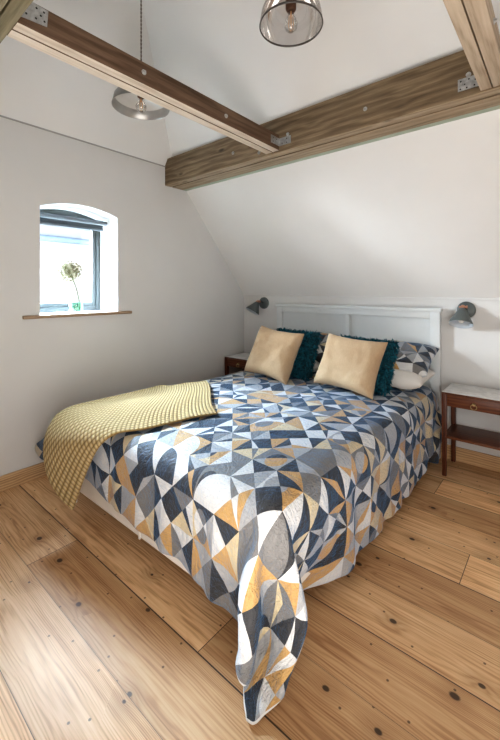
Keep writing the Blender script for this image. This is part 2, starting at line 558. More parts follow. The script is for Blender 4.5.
# roof slopes: eaves slopes, hip over the window wall, gable on the far side
xh = XL + (ZR - ZH) / SH          # hip peak
def hipx(z):
    return XL + (z - ZH) / SH
yb_h, yf_h = YB - (ZH - ZL) / S, YF + (ZH - ZL) / S
quadobj('ceiling', [
    (XL, YB, ZL), (XR, YB, ZL), (XR, YR, ZR), (xh, YR, ZR), (XL, yb_h, ZH),
    (XL, YF, ZL), (XR, YF, ZL), (XL, yf_h, ZH)],
    [(0, 1, 2, 3, 4), (5, 7, 3, 2, 6), (4, 3, 7)], M_CEIL)
quadobj('wall_right', [(XR, YF, -.02), (XR, YB, -.02), (XR, YB, ZL), (XR, YR, ZR), (XR, YF, ZL)], [(0, 1, 2, 3, 4)], M_WALL)
struct(boxobj('trim_1', (XL, XR, YB - .012, YB + .01, ZL - .014, ZL + .004), M_WALL, bev=.002))
struct(boxobj('crease_shade', (XL - .01, XL + .007, yf_h, yb_h, ZH - .008, ZH + .003), plain('crease_shade_grey', (.36, .35, .34), .8), bev=.002))  # grey strip drawn in as the shade of the hip crease
struct(boxobj('baseboard_back', (XL, XR, YB - .020, YB, .0, .112), M_BASE, bev=.004))
struct(boxobj('baseboard_left', (XL, XL + .020, YF, YB - .02, .0, .105), M_BASE_Y, bev=.004))

# ------------------------------------------------------------------ window
win = bpy.data.objects.new('window_1', None)
C.objects.link(win)
win.location = (XL - .30, (WY0 + WY1) / 2, WZ0)
win['kind'] = 'structure'
bpy.context.view_layer.update()
def under(o, par):
    o.parent = par
    o.matrix_parent_inverse = par.matrix_world.inverted()
    return o
FX = XL - .300     # room-side face of the frame
def ring(name, y0, y1, z0, z1, x0, x1, w, wt=None, mat=M_FRAME):
    wt = wt or w
    bm = bmesh.new()
    box(bm, x0, x1, y0, y0 + w, z0, z1, .003)
    box(bm, x0, x1, y1 - w, y1, z0, z1, .003)
    box(bm, x0, x1, y0 + w, y1 - w, z0, z0 + w, .003)
    box(bm, x0, x1, y0 + w, y1 - w, z1 - wt, z1, .003)
    return from_bm(name, bm, mat, None, True, 40)
fr = under(ring('frame', WY0, WY1 + .002, WZ0 + .002, WZ1 + .012, FX - .07, FX, .040, .05), win)
# arched head of the frame
bm = bmesh.new()
A = [(y, z + .01) for y, z in arch_pts()]
vs0 = [bm.verts.new((FX - .004, y, z)) for y, z in A]
vb0 = [bm.verts.new((FX - .004, y, WZ1 - .01)) for y, z in A]
for i in range(len(A) - 1):
    bm.faces.new((vs0[i], vs0[i + 1], vb0[i + 1], vb0[i]))
under(from_bm('frame_head', bm, M_FRAME), win)
sash = under(ring('sash', WY0 + .036, WY1 - .034, WZ0 + .040, WZ1 - .03, FX - .055, FX - .014, .036, .05), win)
bm = bmesh.new()
box(bm, FX - .036, FX - .032, WY0 + .07, WY1 - .068, WZ0 + .074, WZ1 - .075)
under(from_bm('pane', bm, M_PANE), win)
bm = bmesh.new()
box(bm, XL - .01, XL + .030, .988, 1.865, 1.186, WZ0 + .001, .004)
under(from_bm('sill', bm, M_SILL, None, True, 40), win)

# roller blind, wound up under the arch
bl = empty('roller_blind', (XL - .15, (WY0 + WY1) / 2, 1.99), 'slate blue-grey roller blind rolled up under the arch of the window', 'blind')
bm = bmesh.new()
cyl(bm, (0, -.300, .0), (0, .292, .0), .019, n=24)
from_bm('roller_tube', bm, M_BLIND_BAR, bl, True, 50)
bm = bmesh.new()
box(bm, -.060, -.054, -.300, .292, -.05, .035, .002)
from_bm('blind_fabric', bm, M_BLIND, bl)
bm = bmesh.new()
box(bm, -.066, -.048, -.300, .292, -.062, -.044, .004)
from_bm('bottom_bar', bm, M_BLIND_BAR, bl, True, 40)
for s in (-1, 1):
    bm = bmesh.new()
    box(bm, -.02, .022, min(s * .296, s * .311), max(s * .296, s * .311), -.022, .03, .004)
    from_bm('bracket', bm, M_REVEAL, bl, True, 40)

# vase with a dried allium on the inner sill
vase = empty('glass_vase', (XL - .115, 1.425, WZ0 + .001), 'small green-tinted glass vase on the white window ledge', 'vase')
bm = bmesh.new()
lathe(bm, [(0, .004), (.052, .004), (.057, .010), (.057, .085), (.053, .090), (.050, .090), (.054, .084), (.054, .013), (0, .010)], 28)
from_bm('jar', bm, M_JAR, vase, True, 60)
bm = bmesh.new()
lathe(bm, [(0, .013), (.053, .013), (.0532, .050), (0, .050)], 24)
from_bm('water', bm, thin_glass('pale_green_water', (.80, .93, .86), .05), vase, True, 60)
flower = empty('dried_allium', (XL - .115, 1.435, WZ0 + .016), 'single dried allium flower head on a bent stem in the vase', 'flower')
bm = bmesh.new()
hd = Vector((-.02, -.045, .325))
tube(bm, [(.0, .02, .0), (.0, .018, .09), (-.005, .0, .18), (-.012, -.025, .255), hd], .0052, 8)
from_bm('stem', bm, M_STEM, flower, True)
bm = bmesh.new()
bm2 = bmesh.new()
for k in range(190):
    z = 1 - 2 * (k + .5) / 190
    a = k * 2.39996
    rr = math.sqrt(max(0, 1 - z * z))
    d = Vector((rr * math.cos(a), rr * math.sin(a), z))
    L = .080 + random.uniform(-.012, .014)
    tgt = bm if k % 3 else bm2
    tube(tgt, [hd + d * .008, hd + d * L], [.0007, .0012], 4)
    q = d.to_track_quat('Z', 'Y').to_matrix()
    for j in range(5):
        b = j * 2 * PI / 5 + k
        e = q @ Vector((math.cos(b), math.sin(b), .45)) * .013
        s_ = q @ Vector((-math.sin(b), math.cos(b), 0)) * .0045
        p0 = hd + d * L
        v = [tgt.verts.new(p0), tgt.verts.new(p0 + e * .6 + s_), tgt.verts.new(p0 + e), tgt.verts.new(p0 + e * .6 - s_)]
        tgt.faces.new(v)
from_bm('flower_head', bm, M_HEAD, flower)
from_bm('pale_florets', bm2, M_HEAD2, flower)

# ------------------------------------------------------------------ outside: the neighbouring house
def brick_mat():
    m = N('pale_pink_brick')
    x, y, z = m.xyz(m.obj())
    b = m.n('TexBrick')
    m.put(b.inputs['Vector'], m.vec(y, z, 0.))
    b.inputs['Scale'].default_value = 4.4
    b.inputs['Color1'].default_value = (.44, .32, .31, 1)
    b.inputs['Color2'].default_value = (.38, .27, .26, 1)
    b.inputs['Mortar'].default_value = (.48, .44, .42, 1)
    return m.bsdf(b.outputs[0], .9)
def roof_mat():
    m = N('pale_grey_roof_tiles')
    x, y, z = m.xyz(m.obj())
    f = m.math('FRACT', m.math('MULTIPLY', z, 5.))
    return m.bsdf(m.ramp(f, [(0., (.42, .42, .43)), (.12, (.60, .60, .60)), (1., (.66, .66, .66))]), .9)
nb = empty('neighbouring_house', (-7.5, 3.2, -2.6), 'pale pink brick house with grey gutter seen through the window', 'house')
bm = bmesh.new()
box(bm, -1.2, .2, -5, 5, 0, 4.86)
from_bm('wall', bm, brick_mat(), nb)
bm = bmesh.new()
box(bm, -1.3, .36, -5.2, 5.2, 4.86, 4.96)
bm.verts.ensure_lookup_table()
top = [bm.verts.new(p) for p in [(.40, -5.2, 4.96), (.40, 5.2, 4.96), (-1.3, 5.2, 6.3), (-1.3, -5.2, 6.3)]]
bm.faces.new(top)
from_bm('roof', bm, roof_mat(), nb)
bm = bmesh.new()
cyl(bm, (.45, -5.2, 4.92), (.45, 5.2, 4.92), .06, n=14)
from_bm('gutter', bm, plain('blue_grey_gutter', (.10, .13, .17), .5), nb, True, 50)
quadobj('ground', [(-30, -25, -2.62), (-3.5, -25, -2.62), (-3.5, 30, -2.62), (-30, 30, -2.62)], [(0, 1, 2, 3)], plain('garden_paving', (.35, .36, .33), .9))

# ------------------------------------------------------------------ roof timbers
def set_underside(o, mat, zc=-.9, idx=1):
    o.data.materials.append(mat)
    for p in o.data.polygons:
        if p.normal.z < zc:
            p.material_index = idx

def bolt(parent, p, axis):
    bm = bmesh.new()
    p = Vector(p)
    a = Vector(axis)
    cyl(bm, p, p + a * .003, .013, n=18)
    cyl(bm, p, p + a * .011, .009, .008, n=6)
    return from_bm('bolt', bm, M_GALV, parent, True, 30)

ZP0, ZP1 = 2.423, 2.680
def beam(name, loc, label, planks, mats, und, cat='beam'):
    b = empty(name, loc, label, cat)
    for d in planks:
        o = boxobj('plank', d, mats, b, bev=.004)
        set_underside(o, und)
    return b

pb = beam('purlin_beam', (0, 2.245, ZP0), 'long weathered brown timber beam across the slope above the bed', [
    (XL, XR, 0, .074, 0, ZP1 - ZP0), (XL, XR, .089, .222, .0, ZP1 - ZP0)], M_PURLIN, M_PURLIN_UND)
bm = bmesh.new()
box(bm, XL, XR, .222, .274, .001, .012)
from_bm('packing_board', bm, plain('greenish_plasterboard', (.40, .46, .38), .8), pb)
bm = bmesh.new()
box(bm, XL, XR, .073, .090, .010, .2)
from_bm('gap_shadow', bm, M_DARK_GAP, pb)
for x, z in [(-.952, .111), (-2.08, .103), (-1.806, .04)]:
    bolt(pb, (x, 0, z), (0, -1, 0))
pf = beam('purlin_beam', (0, .515, ZP0 + .012), 'grey-green weathered timber beam crossing the top left corner', [
    (XL, XR, -.052, 0, 0, ZP1 - ZP0), (XL, XR, -.14, -.058, 0, ZP1 - ZP0)], M_PURLIN_F, M_PURLIN_F)

ZT0, ZT1 = 2.434, 2.546
def plate(parent, name, pts, normal, holes):
    """thin punched steel plate: polygon extruded along its normal, with dark holes"""
    bm = bmesh.new()
    n = Vector(normal)
    a = [bm.verts.new(Vector(p)) for p in pts]
    b = [bm.verts.new(Vector(p) + n * .003) for p in pts]
    bm.faces.new(a)
    bm.faces.new(b[::-1])
    for i in range(len(a)):
        j = (i + 1) % len(a)
        bm.faces.new((a[i], a[j], b[j], b[i]))
    o = from_bm(name, bm, M_GALV, parent)
    bm = bmesh.new()
    for h in holes:
        p = Vector(h) + n * .003
        cyl(bm, p, p + n * .0006, .0042, n=10)
    h_ = from_bm('screw_hole', bm, M_HOLE, o)
    h_['kind'] = 'stuff'
    return o

# left tie beam
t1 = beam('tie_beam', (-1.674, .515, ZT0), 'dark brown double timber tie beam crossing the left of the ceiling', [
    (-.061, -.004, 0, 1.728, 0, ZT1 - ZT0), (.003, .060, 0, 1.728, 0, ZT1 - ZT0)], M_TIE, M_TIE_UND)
for y, z in [(1.081, .060), (1.675, .052)]:
    bolt(t1, (.060, y - .515, z), (1, 0, 0))
yy = lambda y: y - .515
plate(t1, 'connector_plate', [(.061, yy(.522), .028), (.061, yy(.622), .038), (.061, yy(.627), .105), (.061, yy(.522), .109)], (1, 0, 0),
      [(.061, yy(y), z) for y, z in [(.545, .05), (.58, .05), (.612, .054), (.548, .09), (.582, .092), (.61, .09), (.598, .07)]])
pl = plate(t1, 'angle_bracket', [(.061, 1.625, .030), (.061, 1.727, .030), (.061, 1.727, .086), (.061, 1.625, .086)], (1, 0, 0),
           [(.061, y, z) for y, z in [(1.65, .045), (1.69, .07), (1.65, .072)]])
plate(t1, 'angle_bracket', [(.061, 1.7275, .030), (.165, 1.7275, .030), (.165, 1.7275, .086), (.061, 1.7275, .086)], (0, -1, 0),
      [(x, 1.7275, z) for x, z in [(.09, .045), (.13, .07), (.13, .042)]])
bolt(t1, (.140, 1.725, .098), (0, -1, 0))

# right tie beam
t2 = beam('tie_beam', (-.2725, .515, ZT0 - .004), 'pale double timber tie beam at the top right corner', [
    (-.058, -.008, 0, 1.728, 0, .090), (-.003, .058, 0, 1.728, 0, .090)], M_TIE_PALE, M_TIE_PALE)
plate(t2, 'connector_plate', [(-.162, 1.7275, .030), (-.059, 1.7275, .030), (-.059, 1.7275, .094), (-.162, 1.7275, .094)], (0, -1, 0),
      [(x, 1.7275, z) for x, z in [(-.15, .04), (-.12, .04), (-.085, .042), (-.148, .08), (-.11, .082), (-.08, .07), (-.13, .06)]])
bolt(t2, (-.145, 1.724, .062), (0, -1, 0))
bolt(t2, (-.112, 1.726, .106), (0, -1, 0))
bolt(t2, (.058, 1.25, .045), (1, 0, 0))

# ------------------------------------------------------------------ pendant lamps
def bulb(parent, z, r=.030):
    bm = bmesh.new()
    lathe(bm, [(.012, .0), (.013, -.012), (r * .7, -.035), (r, -.058), (r * .85, -.080), (r * .4, -.093), (0, -.096)], 24,
          Matrix.Translation((0, 0, z)))
    b = from_bm('bulb', bm, M_BULB, parent, True)
    bm = bmesh.new()
    for k in range(4):
        a = k * PI / 2 + .4
        tube(bm, [(math.cos(a) * .008, math.sin(a) * .008, z - .02), (math.cos(a) * .011, math.sin(a) * .011, z - .072)], .0011, 5)
    cyl(bm, (0, 0, z), (0, 0, z - .03), .003, n=8)
    from_bm('filament', bm, M_FILAMENT, b)
    return b

def cord(parent, z0, z1):
    bm = bmesh.new()
    n = int((z1 - z0) / .006)
    for ph in (0, PI):
        tube(bm, [(.0028 * math.cos(i * .75 + ph), .0028 * math.sin(i * .75 + ph), z0 + (z1 - z0) * i / n) for i in range(n + 1)], .0027, 6)
    from_bm('cord', bm, M_CORD, parent, True)
    bm = bmesh.new()
    lathe(bm, [(0, z1 - .045), (.02, z1 - .045), (.045, z1 - .02), (.05, z1 + .02), (0, z1 + .02)], 28)
    from_bm('ceiling_rose', bm, M_PEWTER, parent, True, 40)

p1 = empty('pendant_lamp', (-2.09, YR, 2.580), 'grey metal dome pendant lamp hanging behind the left tie beam', 'lamp')
bm = bmesh.new()
lathe(bm, [(.180, 0), (.178, .006), (.166, .058), (.150, .080), (.105, .102), (.062, .114), (.050, .120), (.046, .185), (.020, .205), (.0, .205)], 56)
from_bm('shade', bm, M_PEWTER, p1, True, 50)
bm = bmesh.new()
lathe(bm, [(.180, 0), (.176, .002), (.163, .056)], 56)
from_bm('shade_lining', bm, M_PEWTER_IN, p1, True, 50)
bm = bmesh.new()
lathe(bm, [(.163, .056), (.146, .077), (.103, .098), (.060, .110), (.0, .116)], 56)
from_bm('reflector', bm, plain('pale_reflector', (.62, .61, .59), .35, .15), p1, True, 50)
bm = bmesh.new()
lathe(bm, [(0, .114), (.024, .114), (.024, .066), (.017, .060), (0, .060)], 24)
from_bm('lamp_holder', bm, M_HOLDER, p1, True, 40)
bulb(p1, .066, .036)
cord(p1, .200, ZR - 2.580)

p2 = empty('pendant_lamp', (-.928, YR, 2.574), 'smoked glass bell pendant lamp hanging at the top centre', 'lamp')
bm = bmesh.new()
lathe(bm, [(.138, 0), (.1375, .025), (.131, .062), (.115, .098), (.088, .130), (.055, .152), (.036, .162)], 56)
from_bm('glass_shade', bm, M_SMOKE, p2, True)
bm = bmesh.new()
lathe(bm, [(.1355, 0.), (.1385, -.004), (.1415, 0.), (.1405, .005), (.1365, .005), (.1355, 0.)], 56)
from_bm('rim', bm, M_SMOKE_RIM, p2, True)
bm = bmesh.new()
lathe(bm, [(0, .205), (.022, .205), (.040, .178), (.040, .165), (.024, .160), (.024, .075), (.018, .066), (0, .066)], 28)
from_bm('lamp_holder', bm, M_HOLDER, p2, True, 40)
bulb(p2, .068, .031)
cord(p2, .203, ZR - 2.574)

# ------------------------------------------------------------------ wall lamps
def sconce(loc, label, aim):
    t = empty('wall_lamp', loc, label, 'lamp')
    bm = bmesh.new()
    lathe(bm, [(0, .022), (.056, .022), (.066, .016), (.068, .0), (0, .0)], 36, Matrix.Rotation(PI / 2, 4, 'X'))
    from_bm('wall_plate', bm, M_LAMP_GREY, t, True, 40)
    top = Vector(aim[0])
    mouth = Vector(aim[1])
    bm = bmesh.new()
    tube(bm, [(0, -.02, 0), (0, -.045, .012), top + Vector((0, .012, .012))], .007, 10)
    from_bm('arm', bm, M_LAMP_GREY, t, True)
    ax = (mouth - top).normalized()
    q = ax.to_track_quat('-Z', 'Y').to_matrix().to_4x4()
    mt = Matrix.Translation(top) @ q
    L = (mouth - top).length
    bm = bmesh.new()
    lathe(bm, [(0, .022), (.012, .022), (.016, .012), (.017, -.006), (0, -.006)], 20, mt)
    cyl(bm, top + Vector((-.026, .004, .008)), top + Vector((.026, .004, .008)), .008, n=14)
    cyl(bm, top + Vector((.022, .004, .008)), top + Vector((.034, .004, .008)), .012, n=14)
    from_bm('copper_joint', bm, M_COPPER, t, True, 40)
    bm = bmesh.new()
    R = .086
    lathe(bm, [(.012, 0), (.024, -.010), (.036, -.03), (.055, -.07), (R * .92, -L * .84), (R, -L)], 40, mt)
    from_bm('shade', bm, M_LAMP_GREY, t, True)
    bm = bmesh.new()
    lathe(bm, [(0, -.012), (.022, -.014), (.034, -.03), (.053, -.07), (R * .90, -L * .84), (R * .975, -L), (R, -L)], 40, mt)
    from_bm('shade_lining', bm, M_LAMP_IN, t, True)
    bm = bmesh.new()
    lathe(bm, [(0, -L * .9), (.016, -L * .88), (.022, -L * .75), (.016, -.05), (.012, -.02)], 20, mt)
    from_bm('bulb', bm, plain('frosted_bulb', (.75, .75, .72), .4), t, True)
    return t
sconce((-2.680, YB - .001, 1.245), 'grey cone wall lamp with copper joint left of the headboard', [(-.035, -.078, .012), (-.068, -.140, -.098)])
sconce((-.603, YB - .001, 1.237), 'grey cone wall lamp with copper joint right of the headboard', [(-.012, -.080, .018), (-.014, -.142, -.108)])

# ------------------------------------------------------------------ bed
BX0, BX1, BY0 = -2.449, -.784, 1.077
bed = empty('bed', ((BX0 + BX1) / 2, 2.2, 0), 'white painted wooden double bed frame with tall panelled headboard', 'bed')
ox, oy = bed.location.x, bed.location.y
def bpart(name, d, mat=M_WHITE, bev=.004, par=None):
    x0, x1, y0, y1, z0, z1 = d
    return boxobj(name, (x0 - ox, x1 - ox, y0 - oy, y1 - oy, z0, z1), mat, par or bed, bev)
hbp = []
HY0, HY1 = 3.355, 3.400
bpart('headboard_post', (BX0, BX0 + .075, HY0, HY1, 0, 1.215))
bpart('headboard_post', (BX1 - .075, BX1, HY0, HY1, 0, 1.215))
bpart('headboard_cap', (BX0 - .012, BX1 + .012, HY0 - .014, HY1 + .010, 1.215, 1.245), bev=.006)
bpart('headboard_rail', (BX0 + .075, BX1 - .075, HY0, HY1, 1.158, 1.215))
bpart('headboard_rail', (BX0 + .075, BX1 - .075, HY0 + .006, HY1, .36, .46))
XM = -1.602
bpart('headboard_divider', (XM - .020, XM + .020, HY0, HY1, .46, 1.158))
bpart('headboard_panel', (BX0 + .072, XM - .018, HY0 + .026, HY1 - .002, .455, 1.16), bev=0)
bpart('headboard_panel', (XM + .018, BX1 - .072, HY0 + .026, HY1 - .002, .455, 1.16), bev=0)
for x0 in (BX0 - .055, BX1 - .115):
    bpart('leg', (x0, x0 + .058, BY0 - .004, BY0 + .056, 0, .34), M_WHITE_FRAME)
bpart('foot_rail', (BX0 - .003, BX1 - .06, BY0 + .008, BY0 + .034, .135, .34), M_WHITE_FRAME)
bpart('rail_joint', (XM - .060, XM - .045, BY0 + .002, BY0 + .008, .128, .34), M_WHITE_FRAME, .002)
bpart('centre_leg', (XM - .062, XM - .022, 2.2, 2.24, 0, .262), M_WHITE_FRAME)
bpart('side_rail', (BX0 - .003, BX0 + .025, BY0 + .056, HY0, .16, .34), M_WHITE_FRAME)
bpart('side_rail', (BX1 - .085, BX1 - .06, BY0 + .056, HY0, .16, .34), M_WHITE_FRAME)
bpart('slat_base', (BX0 + .025, BX1 - .085, BY0 + .034, HY0, .26, .30), M_BASE, .0)
mat_ = boxobj('mattress', (BX0 + .04, BX1 - .045, BY0 + .06, HY0 - .004, .302, .555), M_MATTRESS, None, .06, 5)
tag(mat_, 'white mattress hidden beneath the patterned duvet', 'mattress')

